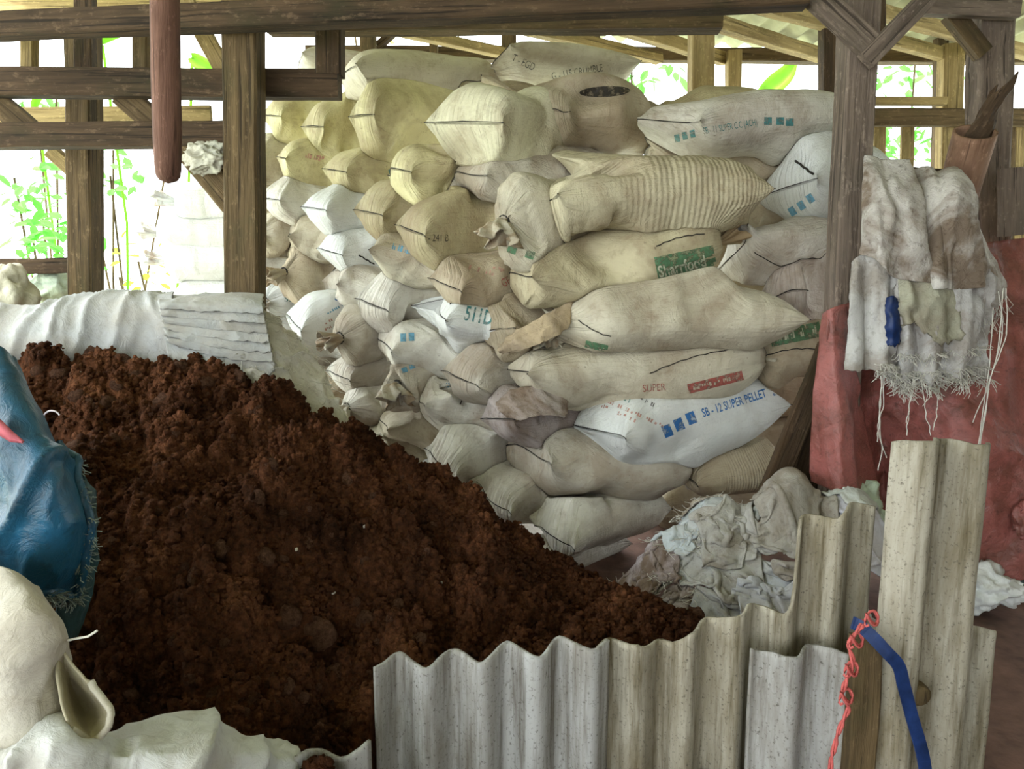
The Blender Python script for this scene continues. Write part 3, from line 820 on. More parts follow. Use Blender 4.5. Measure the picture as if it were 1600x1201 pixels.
def ink(key, VF, size, centre, e1, mat, name='printed_text', lift=0.0025, curve=0.0):
    """lay flat print on the cloth around a point; e1 is the direction of the writing"""
    s = find_sack(key); V, F = VF
    if 'tree' not in s: s['tree'] = BVHTree.FromPolygons([Vector(p) for p in s['v']], SACK_F)
    tr = s['tree']
    c = Vector(s['obj'].location)
    ex = Vector((e1[0], e1[1])).normalized(); ey = Vector((ex.y, -ex.x))
    bm = bmesh.new()
    vs = [bm.verts.new(v) for v in V]
    for f in F:
        try: bm.faces.new([vs[i] for i in f])
        except ValueError: pass
    bmesh.ops.triangulate(bm, faces=bm.faces[:])
    for _ in range(3):
        lim = 9.0 / size[0] if size[0] else 0.2
        ed = [e for e in bm.edges if Vector(((e.verts[0].co - e.verts[1].co).x * size[0], (e.verts[0].co - e.verts[1].co).y * size[1])).length > 9.0]
        if not ed: break
        bmesh.ops.subdivide_edges(bm, edges=ed, cuts=1)
        bmesh.ops.triangulate(bm, faces=[f for f in bm.faces if len(f.verts) > 3])
    bad = []
    for v in bm.verts:
        a, b = v.co.x * size[0], v.co.y * size[1]
        b += curve * a * a
        q = Vector(centre) + ex * a - Vector((-ey.x, -ey.y)) * b * -1 if False else Vector(centre) + ex * a + ey * b
        d = ray(q.x, q.y)
        h = tr.ray_cast(CAM, d.normalized())
        if h[0] is None: bad.append(v)
        else: v.co = h[0] - d.normalized() * lift - c
    if bad: bmesh.ops.delete(bm, geom=bad, context='VERTS')
    if not bm.faces: bm.free(); return
    me = bpy.data.meshes.new(name); bm.to_mesh(me); bm.free()
    for p in me.polygons: p.use_smooth = True
    return link(name, me, M[mat], s['obj'])
def squares(key, pts, size, e1, mat):
    for p in pts: ink(key, rect_mesh(), size, p, e1, mat, 'printed_square')
def strokes(key, centre, length, h, e1, mat, seed=1, lift=0.0025):
    """a line of print too worn and small to read: a row of broken strokes"""
    rn = random.Random(seed); V, F = [], []; x = -0.5
    while x < 0.5:
        w = rn.uniform(1.5, 4.0) / length
        if rn.random() < 0.82:
            y0, y1 = rn.choice([(-.5, .5), (-.5, .1), (-.1, .5), (-.5, .5)]); o = len(V)
            V += [Vector((x, y0, 0)), Vector((x + w, y0, 0)), Vector((x + w * rn.uniform(.7, 1.2), y1, 0)), Vector((x + w * .1, y1, 0))]; F.append((o, o + 1, o + 2, o + 3))
        x += w + rn.choice([0.8, 1.0, 1.2, 4.0]) / length
    ink(key, (V, F), (length, h), centre, e1, mat, lift=lift)
k = 'SB-12 SUPER'
if any(k in s['label'] for s in SACKS):
    squares(k, [(1043, 673), (1061, 663), (1080, 653)], (14, 19), (0.88, -0.36), 'ink_blue')
    squares(k, [(1212, 609), (1226, 604)], (11, 16), (0.9, -0.25), 'ink_blue')
    ink(k, text_mesh('SB - 12 SUPER PELLET', True), (11.2, 19), (1147, 630), (0.93, -0.30), 'ink_blue')
    strokes(k, (985, 642), 110, 6, (0.91, 0.41), 'ink_faded', 1); strokes(k, (966, 645), 66, 6, (0.91, 0.41), 'ink_faded', 2)
    strokes(k, (981, 625), 24, 6, (0.92, 0.39), 'ink_teal', 3); strokes(k, (1006, 625), 34, 6, (0.9, 0.43), 'ink_black', 4)
k = 'SB-11 high'
ink(k, text_mesh('SB - 11 SUPER C.C (ACH)'), (7.9, 15), (1141, 198), (0.985, -0.17), 'ink_teal')
squares(k, [(1058, 216), (1070, 212), (1082, 209)], (8, 12), (0.97, -0.2), 'ink_teal')
squares(k, [(1200, 189), (1219, 189), (1234, 191)], (12, 12), (0.99, 0.02), 'ink_teal')
squares('blue squares behind', [(1238, 330), (1252, 321), (1266, 310)], (10, 14), (0.8, -0.5), 'ink_pale')
ink('printed 241', text_mesh('- 241 B'), (11, 16), (685, 372), (1, 0.02), 'ink_black')
ink('printed GF 511', text_mesh('GF 511'), (12, 19), (800, 436), (0.86, -0.42), 'ink_red')
strokes('printed GF 511', (752, 422), 40, 7, (0.96, 0.25), 'ink_faded', 5); strokes('printed GF 511', (775, 418), 24, 6, (0.9, 0.4), 'ink_faded', 6)
ink('printed 511D', text_mesh('511D', True), (20, 32), (748, 494), (0.97, 0.2), 'ink_teal')
ink('printed SB beside', text_mesh('SB -'), (15, 13), (456, 467), (1, -0.02), 'ink_teal')
ink('red and blue small', text_mesh('S'), (17, 18), (527, 464), (0.9, 0.2), 'ink_blue')
for y, mt in ((480, 'ink_pale'), (494, 'ink_faded'), (504, 'ink_faded')):
    strokes('red and blue small', (528, y), 46, 4, (0.82, -0.45), mt, y)
squares('faded teal squares', [(676, 404), (690, 408), (704, 412)], (10, 9), (0.95, 0.25), 'ink_teal')
strokes('faded teal squares', (640, 392), 56, 10, (0.93, 0.28), 'ink_pale', 7)
squares('faded blue squares', [(630, 527), (643, 526)], (9, 13), (1, -0.02), 'ink_pale')
squares('faded blue squares', [(712, 536), (722, 546)], (9, 14), (0.8, 0.5), 'ink_teal')
squares('teal squares and a dark', [(612, 268), (625, 261)], (9, 8), (0.9, -0.3), 'ink_teal')
squares('faint blue print', [(632, 578), (644, 572)], (9, 8), (0.9, -0.3), 'ink_pale')
strokes('faded blue print', (728, 606), 70, 11, (0.95, 0.22), 'ink_pale', 8)
strokes('faint red print', (490, 245), 26, 8, (0.95, 0.2), 'ink_faded', 9)
ink('G-115 CRUMBLE', text_mesh('G - 115 CRUMBLE'), (10.5, 17), (902, 113), (0.985, -0.17), 'ink_black')
ink('G-115 CRUMBLE', text_mesh('T - EGD'), (11, 17), (818, 98), (0.88, 0.42), 'ink_black')
ink('low seam in the shade', ([Vector((0, 0, 0))] + [Vector((0.5 * math.cos(k * math.pi / 12), 0.5 * math.sin(k * math.pi / 12), 0)) for k in range(24)], [(0, k + 1, (k + 1) % 24 + 1) for k in range(24)]), (80, 17), (945, 143), (0.99, -0.05), 'ink_black', 'printed_patch')
ink('green band', rect_mesh(20, 8), (94, 42), (1072, 413), (0.97, -0.2), 'ink_green', 'printed_band')
ink('green band', text_mesh('Sharrfood', True), (19, 26), (1066, 417), (0.965, -0.24), 'ink_white', lift=0.005)
ink('with a red band', rect_mesh(16, 3), (88, 15), (1118, 597), (0.96, -0.24), 'ink_red', 'printed_band')
strokes('with a red band', (1112, 599), 60, 6, (0.96, -0.24), 'ink_white', 10, 0.005)
ink('with a red band', text_mesh('SUPER'), (13, 16), (1022, 606), (0.99, -0.08), 'ink_red')
ink('dark green label', rect_mesh(12, 4), (80, 24), (1243, 522), (0.96, -0.2), 'ink_green', 'printed_band')
strokes('dark green label', (1243, 521), 62, 13, (0.96, -0.2), 'ink_white', 11, 0.005)
ink('its pleats hanging', text_mesh('(B'), (18, 18), (885, 372), (0.97, -0.2), 'ink_black')
squares('its pleats hanging', [(800, 390), (828, 398)], (14, 12), (0.9, 0.3), 'ink_green')
ink('tied at its lower left', rect_mesh(8, 3), (36, 11), (932, 541), (0.96, 0.22), 'ink_green', 'printed_band')

def cord(key, pts, r=0.0022):
    s = find_sack(key)
    if 'tree' not in s: s['tree'] = BVHTree.FromPolygons([Vector(p) for p in s['v']], SACK_F)
    out = []
    for a, b in pts:
        d = ray(a, b).normalized(); h = s['tree'].ray_cast(CAM, d)
        if h[0] is not None: out.append(h[0] + h[1] * (r * 1.5 if h[1].dot(d) < 0 else -r * 1.5))
    if len(out) > 1:
        V, F = tube(out, r, 6); c = Vector(s['obj'].location)
        link('loose_cord', mesh_data('loose_cord', [v - c for v in V], F), M['thread'], s['obj'])
def line(a, b, n=8, sag=0): return [(a[0] + (b[0] - a[0]) * i / n, a[1] + (b[1] - a[1]) * i / n + sag * math.sin(math.pi * i / n) + 0.8 * math.sin(i * 2.3)) for i in range(n + 1)]
cord('blue squares behind', line((1245, 252), (1273, 273)), 0.0045)
cord('black cord', line((735, 598), (718, 632)))
cord('printed 511D', line((713, 462), (704, 476)))
cord('red band, tied', line((1015, 583), (1150, 545), 14, -6))
cord('green band', line((1025, 385), (1100, 365), 12, -4))
cord('dark green label', line((1185, 560), (1275, 545), 12, -6))
cord('small white sack end', line((560, 398), (584, 412)), 0.0035)
cord('tied at its lower left', line((905, 500), (955, 525), 8, 4))
# ------------------------------------------------------------------ soil heap
def vnoise(x, y, seed):
    xi = np.floor(x).astype(np.int64); yi = np.floor(y).astype(np.int64)
    fx = x - xi; fy = y - yi
    fx = fx * fx * (3 - 2 * fx); fy = fy * fy * (3 - 2 * fy)
    def h(a, b):
        n = (a * 374761393 + b * 668265263 + seed * 1442695041) & 0xffffffff
        n = ((n ^ (n >> 13)) * 1274126177) & 0xffffffff
        return ((n ^ (n >> 16)) & 0xffff) / 65535.0
    return (h(xi, yi) * (1 - fx) + h(xi + 1, yi) * fx) * (1 - fy) + (h(xi, yi + 1) * (1 - fx) + h(xi + 1, yi + 1) * fx) * fy
def clumps(x, y, cell, seed, keep=0.6):
    """height of round lumps scattered one per cell"""
    X, Yy = x / cell, y / cell
    xi = np.floor(X).astype(np.int64); yi = np.floor(Yy).astype(np.int64)
    out = np.zeros_like(x)
    def h(a, b, s):
        n = (a * 374761393 + b * 668265263 + (seed + s) * 1442695041) & 0xffffffff
        n = ((n ^ (n >> 13)) * 1274126177) & 0xffffffff
        return ((n ^ (n >> 16)) & 0xffff) / 65535.0
    for dx in (-1, 0, 1):
        for dy in (-1, 0, 1):
            a, b = xi + dx, yi + dy
            cx, cy = a + h(a, b, 1), b + h(a, b, 2)
            r = 0.35 + 0.5 * h(a, b, 3)
            d2 = ((X - cx) ** 2 + (Yy - cy) ** 2) / (r * r)
            z = np.sqrt(np.maximum(0, 1 - d2)) * r * cell * (h(a, b, 4) < keep)
            out = np.maximum(out, z)
    return out
ctl = [  # picture point and depth on the surface of the heap
    (-60, 590, 2.35), (30, 572, 2.5), (140, 556, 2.5), (300, 568, 2.5), (440, 615, 2.5), (560, 668, 2.48), (700, 748, 2.42), (800, 815, 2.34), (900, 885, 2.25),
    (1000, 938, 2.10), (1100, 985, 1.98),
    (1060, 1012, 1.86), (900, 1022, 1.80), (750, 1042, 1.76), (620, 1062, 1.72), (560, 1120, 1.60), (480, 1165, 1.48), (330, 1140, 1.42), (180, 1120, 1.40),
    (60, 1000, 1.45), (100, 850, 1.6), (300, 950, 1.62), (500, 990, 1.75), (180, 760, 1.85), (300, 775, 1.88), (430, 765, 1.95), (330, 715, 2.06), (250, 690, 2.10),
    (560, 800, 2.1), (700, 880, 2.05), (850, 960, 2.02), (440, 850, 1.85), (200, 620, 2.3), (450, 680, 2.28), (100, 660, 2.15)]
cp = np.array([tuple(P(a, b, c)) for a, b, c in ctl])
extra = [(-1.9, 2.2, 0.75), (-2.0, 1.5, 0.55), (-1.4, 2.85, 0.62), (-0.9, 2.9, 0.55), (-0.4, 2.85, 0.30), (0.0, 2.75, 0.12), (0.35, 2.6, 0.03), (0.7, 2.45, 0.0), (0.75, 2.0, 0.08),
         (-0.9, 1.05, 0.32), (-0.4, 1.2, 0.22), (0.0, 1.4, 0.15), (0.4, 1.5, 0.12)]
cp = np.vstack([cp, np.array(extra)])
def tps(cp):
    n = len(cp)
    d = np.linalg.norm(cp[:, None, :2] - cp[None, :, :2], axis=2)
    K = np.where(d > 0, d * d * np.log(d + 1e-9), 0) + np.eye(n) * 2e-3
    Pm = np.hstack([np.ones((n, 1)), cp[:, :2]])
    A = np.block([[K, Pm], [Pm.T, np.zeros((3, 3))]])
    w = np.linalg.solve(A, np.concatenate([cp[:, 2], np.zeros(3)]))
    def f(x, y):
        r = np.sqrt((x[..., None] - cp[:, 0]) ** 2 + (y[..., None] - cp[:, 1]) ** 2)
        return (np.where(r > 0, r * r * np.log(r + 1e-9), 0) * w[:n]).sum(-1) + w[n] + w[n + 1] * x + w[n + 2] * y
    return f
soil_base = tps(cp)
def soil_height(x, y):
    z = soil_base(x, y)
    z = z + 0.05 * (vnoise(x * 6, y * 6, 3) - 0.5) + 0.03 * (vnoise(x * 14, y * 14, 4) - 0.5)
    rough = np.clip(0.35 + 1.2 * (vnoise(x * 2.2 + 5, y * 2.2, 8) - 0.25) + 0.5 * (x < 0.1) - 0.45 * np.clip((x + 0.05) * 2, 0, 1), 0.25, 1.25)
    wx = x + 0.012 * (vnoise(x * 50, y * 50, 21) - 0.5); wy = y + 0.012 * (vnoise(x * 50, y * 50, 22) - 0.5)
    z = z + rough * (0.66 * clumps(wx, wy, 0.10, 11, 0.46) + 0.66 * clumps(wx, wy, 0.05, 12, 0.55)) + (0.4 + 0.35 * rough) * 1.1 * clumps(wx, wy, 0.022, 13, 0.6) + 0.6 * clumps(x, y, 0.010, 14, 0.6)
    z = z + 0.014 * (vnoise(x * 45, y * 45, 5) - 0.5) + 0.009 * (vnoise(x * 110, y * 110, 6) - 0.5)
    return z - 0.040
nx, ny = 640, 400
gx = np.linspace(-1.95, 0.95, nx); gy = np.linspace(0.95, 2.95, ny)
GX, GY = np.meshgrid(gx, gy, indexing='ij')
GZ = np.empty_like(GX)
for i in range(0, nx, 80): GZ[i:i + 80] = soil_height(GX[i:i + 80], GY[i:i + 80])
edge = np.minimum.reduce([np.clip((GY - 0.95) / 0.15, 0, 1), np.clip((2.95 - GY) / 0.2, 0, 1), np.clip((GX + 1.95) / 0.1, 0, 1), np.clip((0.95 - GX) / 0.12, 0, 1)])
GZ = np.maximum(GZ, -0.05) * edge - 0.04 * (1 - edge)
# the cement sheets hold the soil back: nothing of it lies in front of them
_a, _b = P(588, 1100, 1.56), P(1342, 1100, 1.70)
line_y = _a.y + (GX - _a.x) / (_b.x - _a.x) * (_b.y - _a.y)
front = np.clip((GY - (line_y + 0.06)) / 0.02, 0, 1)
front = np.where(GX < _a.x - 0.02, 1.0, front)
GZ = GZ * front - 0.06 * (1 - front)
GZ = np.where((GX < -0.95) & (GY > 2.655), -0.06, GZ)      # and the bin wall at the back
def grid_faces_np(nu, nv):
    i, j = np.meshgrid(np.arange(nu - 1), np.arange(nv - 1), indexing='ij')
    a = (i * nv + j).ravel()
    return np.stack([a, a + nv, a + nv + 1, a + 1], 1)
def big_mesh(name, V, F):
    me = bpy.data.meshes.new(name)
    V = np.asarray(V, np.float32); F = np.asarray(F, np.int32)
    k = F.shape[1]
    me.vertices.add(len(V)); me.vertices.foreach_set('co', V.ravel())
    me.loops.add(F.size); me.loops.foreach_set('vertex_index', F.ravel())
    me.polygons.add(len(F)); me.polygons.foreach_set('loop_start', np.arange(0, F.size, k, dtype=np.int32))
    me.polygons.foreach_set('loop_total', np.full(len(F), k, dtype=np.int32))
    me.polygons.foreach_set('use_smooth', np.ones(len(F), dtype=bool))
    me.update(calc_edges=True); me.validate()
    return me
soil = link('soil_heap', big_mesh('soil_heap', np.stack([GX, GY, GZ], -1).reshape(-1, 3), grid_faces_np(nx, ny)), M['soil'])
tag(soil, 'large heap of loose reddish brown soil sloping down to the right', 'soil heap', kind='stuff')
def soil_at(x, y):
    i = np.clip((np.asarray(x) + 1.95) / 2.9 * (nx - 1), 0, nx - 1).astype(int); j = np.clip((np.asarray(y) - 0.95) / 2.0 * (ny - 1), 0, ny - 1).astype(int)
    return GZ[i, j]
def ico(sub):
    bm = bmesh.new(); bmesh.ops.create_icosphere(bm, subdivisions=sub, radius=1)
    V = np.array([v.co[:] for v in bm.verts]); F = np.array([[v.index for v in f.verts] for f in bm.faces]); bm.free()
    return V, F
icoV, icoF = ico(1)
n = 60000                                              # crumbs
cx = rng.uniform(-1.8, 0.85, n); cy = rng.uniform(1.15, 2.6, n)
cz = soil_at(cx, cy)
ok = (cz > 0.04) & ((cx < _a.x - 0.02) | (cy > _a.y + (cx - _a.x) / (_b.x - _a.x) * (_b.y - _a.y) + 0.10))
cx, cy, cz = cx[ok], cy[ok], cz[ok]; n = len(cx)
r = 0.003 + 0.010 * rng.random(n) ** 4
V = icoV[None] * (1 + 0.5 * (rng.random((n, len(icoV), 1)) - 0.5)) * r[:, None, None] * (0.7 + 0.6 * rng.random((n, 1, 3)))
V = V + np.stack([cx, cy, cz + r * 0.4], 1)[:, None, :]
F = icoF[None] + (np.arange(n) * len(icoV))[:, None, None]
cr = link('soil_crumbs', big_mesh('soil_crumbs', V.reshape(-1, 3), F.reshape(-1, 3)), M['soil'], soil)
cr['kind'] = 'stuff'
# clods lying in the heap
ico3V, ico3F = ico(3)
clod_meshes = []
for k in range(7):
    v = ico3V.copy()
    for i in range(len(v)):
        q = Vector(v[i])
        v[i] *= 1 + 0.30 * fbm(q, 1.3, 2, k + 1) + 0.10 * fbm(q, 4.5, 3, k + 20)
    v[:, 2] *= 0.8
    clod_meshes.append(mesh_data('clod', v, ico3F))
    clod_meshes[-1].materials.append(M['clod'])
def on_soil(px, py):
    d = ray(px, py).normalized(); t = 0.8
    while t < 4.5:
        p = CAM + d * t
        if p.x > -1.9 and p.x < 0.9 and 1.0 < p.y < 2.9 and p.z < soil_at(p.x, p.y): return p
        t += 0.004
    return None
named = [(494, 990, 27), (570, 972, 22), (450, 965, 22), (300, 905, 14), (448, 1075, 15), (470, 1090, 13), (420, 1070, 12), (330, 1090, 18), (160, 1000, 16), (165, 635, 22), (255, 625, 16),
         (270, 1000, 11), (480, 845, 20), (410, 870, 18), (340, 860, 16), (590, 1000, 14), (620, 950, 15), (520, 1050, 14), (390, 1095, 14), (1090, 962, 18), (1115, 975, 9), (210, 590, 14), (320, 600, 15),
         (120, 620, 13), (250, 660, 13), (400, 640, 12), (180, 690, 15), (110, 700, 14), (400, 780, 15), (290, 1040, 12), (200, 1085, 17), (350, 1005, 13), (545, 1130, 14), (500, 1140, 12),
         (655, 1000, 13), (90, 585, 13), (370, 590, 14), (280, 575, 13), (190, 560, 12), (140, 552, 13), (60, 580, 12)]
for k in range(150):
    named.append((random.uniform(60, 720), random.uniform(600, 1120), 4 + 9 * random.random() ** 2))
for k, (px, py, rp) in enumerate(named):
    p = on_soil(px, py)
    if p is None: continue
    c = link('clod', clod_meshes[k % 7], None, soil)
    rr = rp * mpp(p.y)
    c.location = p + Vector((0, 0.3 * rr, -0.15 * rr)); c.scale = (rr, rr * random.uniform(.8, 1.1), rr * random.uniform(.8, 1.1))
    c.rotation_euler = (random.random() * 6, random.random() * 6, random.random() * 6)
for k, (px, py, rp) in enumerate([(572, 822, 5), (124, 582, 4), (463, 858, 3), (520, 925, 4), (505, 1034, 3), (690, 910, 2.5), (807, 843, 3), (600, 825, 2)]):
    p = on_soil(px, py)
    if p is None: continue
    c = link('pale_chip', clod_meshes[k % 7].copy(), None, soil)
    c.data.materials[0] = M['stone']; rr = rp * mpp(p.y)
    c.location = p; c.scale = (rr, rr, rr); c.rotation_euler = (k, k * 2, k * 3)

# ------------------------------------------------------------------ draped cloth patches
def catmull(pts, t):
    n = len(pts); t = t * (n - 1); i = min(int(t), n - 2); f = t - i
    p0 = pts[max(i - 1, 0)]; p1 = pts[i]; p2 = pts[i + 1]; p3 = pts[min(i + 2, n - 1)]
    return 0.5 * ((2 * p1) + (p2 - p0) * f + (2 * p0 - 5 * p1 + 4 * p2 - p3) * f * f + (3 * p1 - p0 - 3 * p2 + p3) * f ** 3)
def crease(v, sc, seed):
    a = noise.noise(Vector(v) * sc + Vector((seed * 5.1, seed * 2.3, seed)))
    return (1 - min(1, abs(a) * 2.6)) ** 2
def patch(name, rows, mat, label=None, cat=None, nu=46, nv=46, wr=0.012, sc=7.0, seed=1, thick=0.004, fold=0.0, kf=5, parent=None, color=None, group=None, jag=0.0, world=False, an=(1, 1, 1)):
    """cloth through rows of (pixel x, pixel y, depth): each row runs left to right, rows run top to bottom"""
    R = [[Vector(q) if world else P(*q) for q in r] for r in rows]
    pos = []
    for i in range(nu):
        t = i / (nu - 1)
        line = [catmull([R[a][b] for a in range(len(R))], t) for b in range(len(R[0]))]
        for j in range(nv):
            pos.append(catmull(line, j / (nv - 1)))
    g = np.array([tuple(p) for p in pos]).reshape(nu, nv, 3)
    du = np.gradient(g, axis=0); dv = np.gradient(g, axis=1)
    nrm = np.cross(dv, du); nrm /= (np.linalg.norm(nrm, axis=2, keepdims=True) + 1e-9)
    flip = 1 if (nrm[..., 1].mean() < 0) else -1
    V = []
    for i in range(nu):
        for j in range(nv):
            p = Vector(g[i, j]); nn = Vector(nrm[i, j]) * flip
            s, t = j / (nv - 1), i / (nu - 1)
            pa = Vector((p.x * an[0], p.y * an[1], p.z * an[2]))
            pa += Vector((0.06 * noise.noise(p * 5 + Vector((seed, 0, 0))), 0, 0.05 * noise.noise(p * 5 + Vector((0, seed, 3)))))
            h = wr * (crease(pa, sc, seed) - 0.3) + wr * 0.8 * fbm(pa, sc * 0.55, 2, seed) + wr * 0.30 * crease(pa, sc * 2.4, seed + 4)
            if fold: h += fold * (0.4 + 0.6 * t) * math.sin(kf * math.pi * 2 * s + 2.2 * fbm((s * 2, t * 1.2, 0), 1.5, 2, seed))
            q = p + nn * h
            if jag and (i == nu - 1): q += Vector((0, 0, jag * noise.noise(Vector((s * 14, seed, 0)))))
            if jag and (j == 0 or j == nv - 1): q += Vector((jag * 0.6 * noise.noise(Vector((t * 12, seed, j))), 0, 0))
            V.append(q)
    uv = [(j / nv, i / nu) for i in range(nu) for j in range(nv)]
    o = origin_mesh(name, V, grid_faces(nu, nv), M[mat], parent, uv, color=color)
    m = o.modifiers.new('thick', 'SOLIDIFY'); m.thickness = thick; m.offset = 0
    if label: tag(o, label, cat, group)
    o_v = V
    return o, np.array([tuple(v) for v in V]).reshape(nu, nv, 3)
def strands(pts, mat, parent, name='frayed_fringe', r=0.0011, lng=(0.02, 0.06), n_each=1, down=1.0, spread=0.5, seed=1, drift=(0, 0, 0)):
    rn = random.Random(seed); parts = []
    for p in pts:
        for _ in range(n_each):
            q = Vector(p); L = rn.uniform(*lng); d = Vector((rn.gauss(0, spread), rn.gauss(0, spread), -down)) + Vector(drift)
            d.normalize(); path = [q]
            for k in range(4):
                d = (d + Vector((rn.gauss(0, .35), rn.gauss(0, .35), rn.gauss(0, .25)))).normalized()
                q = q + d * (L / 4); path.append(q)
            parts.append(tube(path, r, 3, False))
    V, F = join(parts)
    o = origin_mesh(name, V, F, M[mat], parent)
    o['kind'] = 'stuff'
    return o
SW = (0.42, 0.43, 0.42)
# white cloth roll behind the heap
patch('sack_cloth', [[(-60, 492, 2.75), (60, 478, 2.78), (170, 464, 2.80), (272, 462, 2.80)],
                     [(-60, 486, 2.60), (60, 474, 2.62), (170, 462, 2.66), (270, 464, 2.68)],
                     [(-60, 520, 2.52), (60, 510, 2.54), (170, 500, 2.60), (272, 500, 2.64)],
                     [(-60, 590, 2.52), (60, 600, 2.56), (170, 600, 2.61), (275, 600, 2.64)]],
      'rag_white', 'long white sackcloth hung over the bin wall behind the soil heap', 'cloth', wr=0.016, sc=9, seed=3, color=(0.46, 0.47, 0.47), nu=40, nv=90, an=(1, 0.4, 0.3))
# bin wall that carries it
bw = empty('bin_wall', P(200, 560, 2.72)); bw.location.z = 0
tag(bw, 'low plank wall of the soil bin under the white cloth', 'wall')
for i in range(4):
    timber('plank', (-2.1, 2.70 + 0.02 * (i % 2), 0.10 + 0.22 * i), (-1.05, 2.76, 0.10 + 0.22 * i), 0.21, 0.025, 'wood', parent=bw)
# folded sack pile
for i in range(7):
    y = 468 + i * 11
    patch('folded_sack', [[(248 + i * 2, y - 3, 2.72), (310, y - 8 + i, 2.74), (372, y - 10 + i * 2, 2.76), (412 + i * 1.5, y - 8 + i * 2, 2.78)],
                          [(247 + i * 2, y + 4, 2.58), (310, y + 4 + i, 2.60), (372, y + 3 + i * 3, 2.62), (410 + i * 3, y + 8 + i * 3, 2.64)],
                          [(250 + i * 4, y + 14 + (60 if i == 6 else 0), 2.57), (315, y + 18 + i * 2 + (50 if i == 6 else 0), 2.585), (375, y + 20 + i * 4 + (40 if i == 6 else 0), 2.60), (412 + i * 3, y + 22 + i * 4, 2.62)]],
          'rag_white', ['topmost', 'second', 'third', 'fourth', 'fifth', 'sixth', 'lowest'][i] + ' grey white empty sack in the folded pile before the thick post', 'sack', nu=18, nv=44,
          wr=0.007, sc=9, seed=20 + i, an=(0.5, 1, 1), color=tuple(x * (0.97 - 0.06 * (i % 3)) for x in SW), group='folded empty sacks', jag=0.012)
o, g = patch('fibrous_sack', [[(392, 482, 2.80), (425, 490, 2.84), (460, 530, 2.90)], [(375, 535, 2.66), (450, 545, 2.76), (505, 580, 2.86)],
                       [(380, 580, 2.60), (460, 610, 2.66), (530, 630, 2.72)], [(400, 650, 2.58), (480, 690, 2.62), (560, 700, 2.68)]],
             'rag_white', 'torn fibrous off-white sack sloping to the soil beside the stack', 'sack', wr=0.02, sc=11, seed=33, color=(0.62, 0.60, 0.56), jag=0.03)
strands(g[::3, ::3].reshape(-1, 3), 'fray', o, lng=(0.03, 0.10), n_each=2, down=0.5, spread=0.7, drift=(0.3, -0.6, 0))
# blue tarpaulin bag on the left
o, g = patch('blue_tarpaulin', [[(-120, 470, 1.55), (-40, 520, 1.45), (0, 548, 1.42), (22, 575, 1.48)],
                         [(-120, 640, 1.50), (-30, 650, 1.36), (45, 655, 1.36), (78, 690, 1.46)],
                         [(-120, 780, 1.46), (-20, 775, 1.32), (80, 760, 1.32), (122, 775, 1.42)],
                         [(-120, 880, 1.44), (0, 880, 1.31), (95, 850, 1.33), (128, 850, 1.42)],
                         [(-120, 960, 1.44), (0, 960, 1.33), (70, 925, 1.35), (104, 930, 1.42)]],
             'tarp_blue', 'shiny blue tarpaulin bag with a frayed edge at the left border', 'tarpaulin', nu=70, nv=70, wr=0.022, sc=6.5, seed=41, thick=0.004, an=(1.0, 0.6, 0.55))
rim = [Vector(q) + Vector((0.004, 0, 0)) for q in g[18:, -1]] + [Vector(q) for q in g[-1, ::-1][:40]]
V, F = tube(rim, 0.011, 8); origin_mesh('rolled_hem', V, F, M['tarp_blue'], o)
strands(g[24:, -1].tolist() + g[-1, 10:].tolist(), 'fray_green', o, lng=(0.012, 0.035), n_each=6, down=0.4, spread=0.8, seed=5, r=0.0012, drift=(0.5, -0.2, -0.4))
patch('lining', [[(95, 700, 1.45), (128, 735, 1.45), (146, 775, 1.48)], [(100, 850, 1.44), (140, 850, 1.46), (152, 860, 1.49)],
                 [(90, 930, 1.42), (125, 930, 1.45), (140, 940, 1.48)], [(80, 985, 1.42), (100, 1000, 1.44), (118, 990, 1.47)]],
      'tarp_teal', parent=o, nu=34, nv=20, wr=0.010, sc=10, seed=44, jag=0.01)
V, F = [], []
pr = [P(-30, 655, 1.30), P(0, 668, 1.30), P(18, 682, 1.30), P(36, 690, 1.31)]
rb = []
for q, wd in zip(pr, (0.016, 0.014, 0.010, 0.003)):
    for dz, dy in ((wd, 0), (0, -0.004), (-wd, 0), (0, 0.004)): rb.append(q + Vector((0.3 * dz, dy, dz)))
rb_o = origin_mesh('pink_ribbon', rb, grid_faces(4, 4, True) + [(0, 1, 2, 3), (15, 14, 13, 12)], M['pink'])
tag(rb_o, 'short pink ribbon end lying on the blue tarpaulin', 'ribbon')
p0 = (on_soil(80, 662) or P(80, 662, 1.9)) + Vector((0, -0.03, 0.012))
wp = [p0 + Vector((0.004 * 1.0, 0, -0.02)), p0 + Vector((0.0, 0, 0.018)), p0 + Vector((0.022, 0, 0.034)), p0 + Vector((0.046, 0, 0.022)), p0 + Vector((0.060, -0.01, -0.02))]
wv = [catmull(wp, t) for t in np.linspace(0, 1, 18)]
V, F = tube(wv, 0.0028, 6); tag(origin_mesh('wire_loop', V, F, M['wire']), 'pale bent wire sticking out of the soil beside the blue tarpaulin', 'wire')
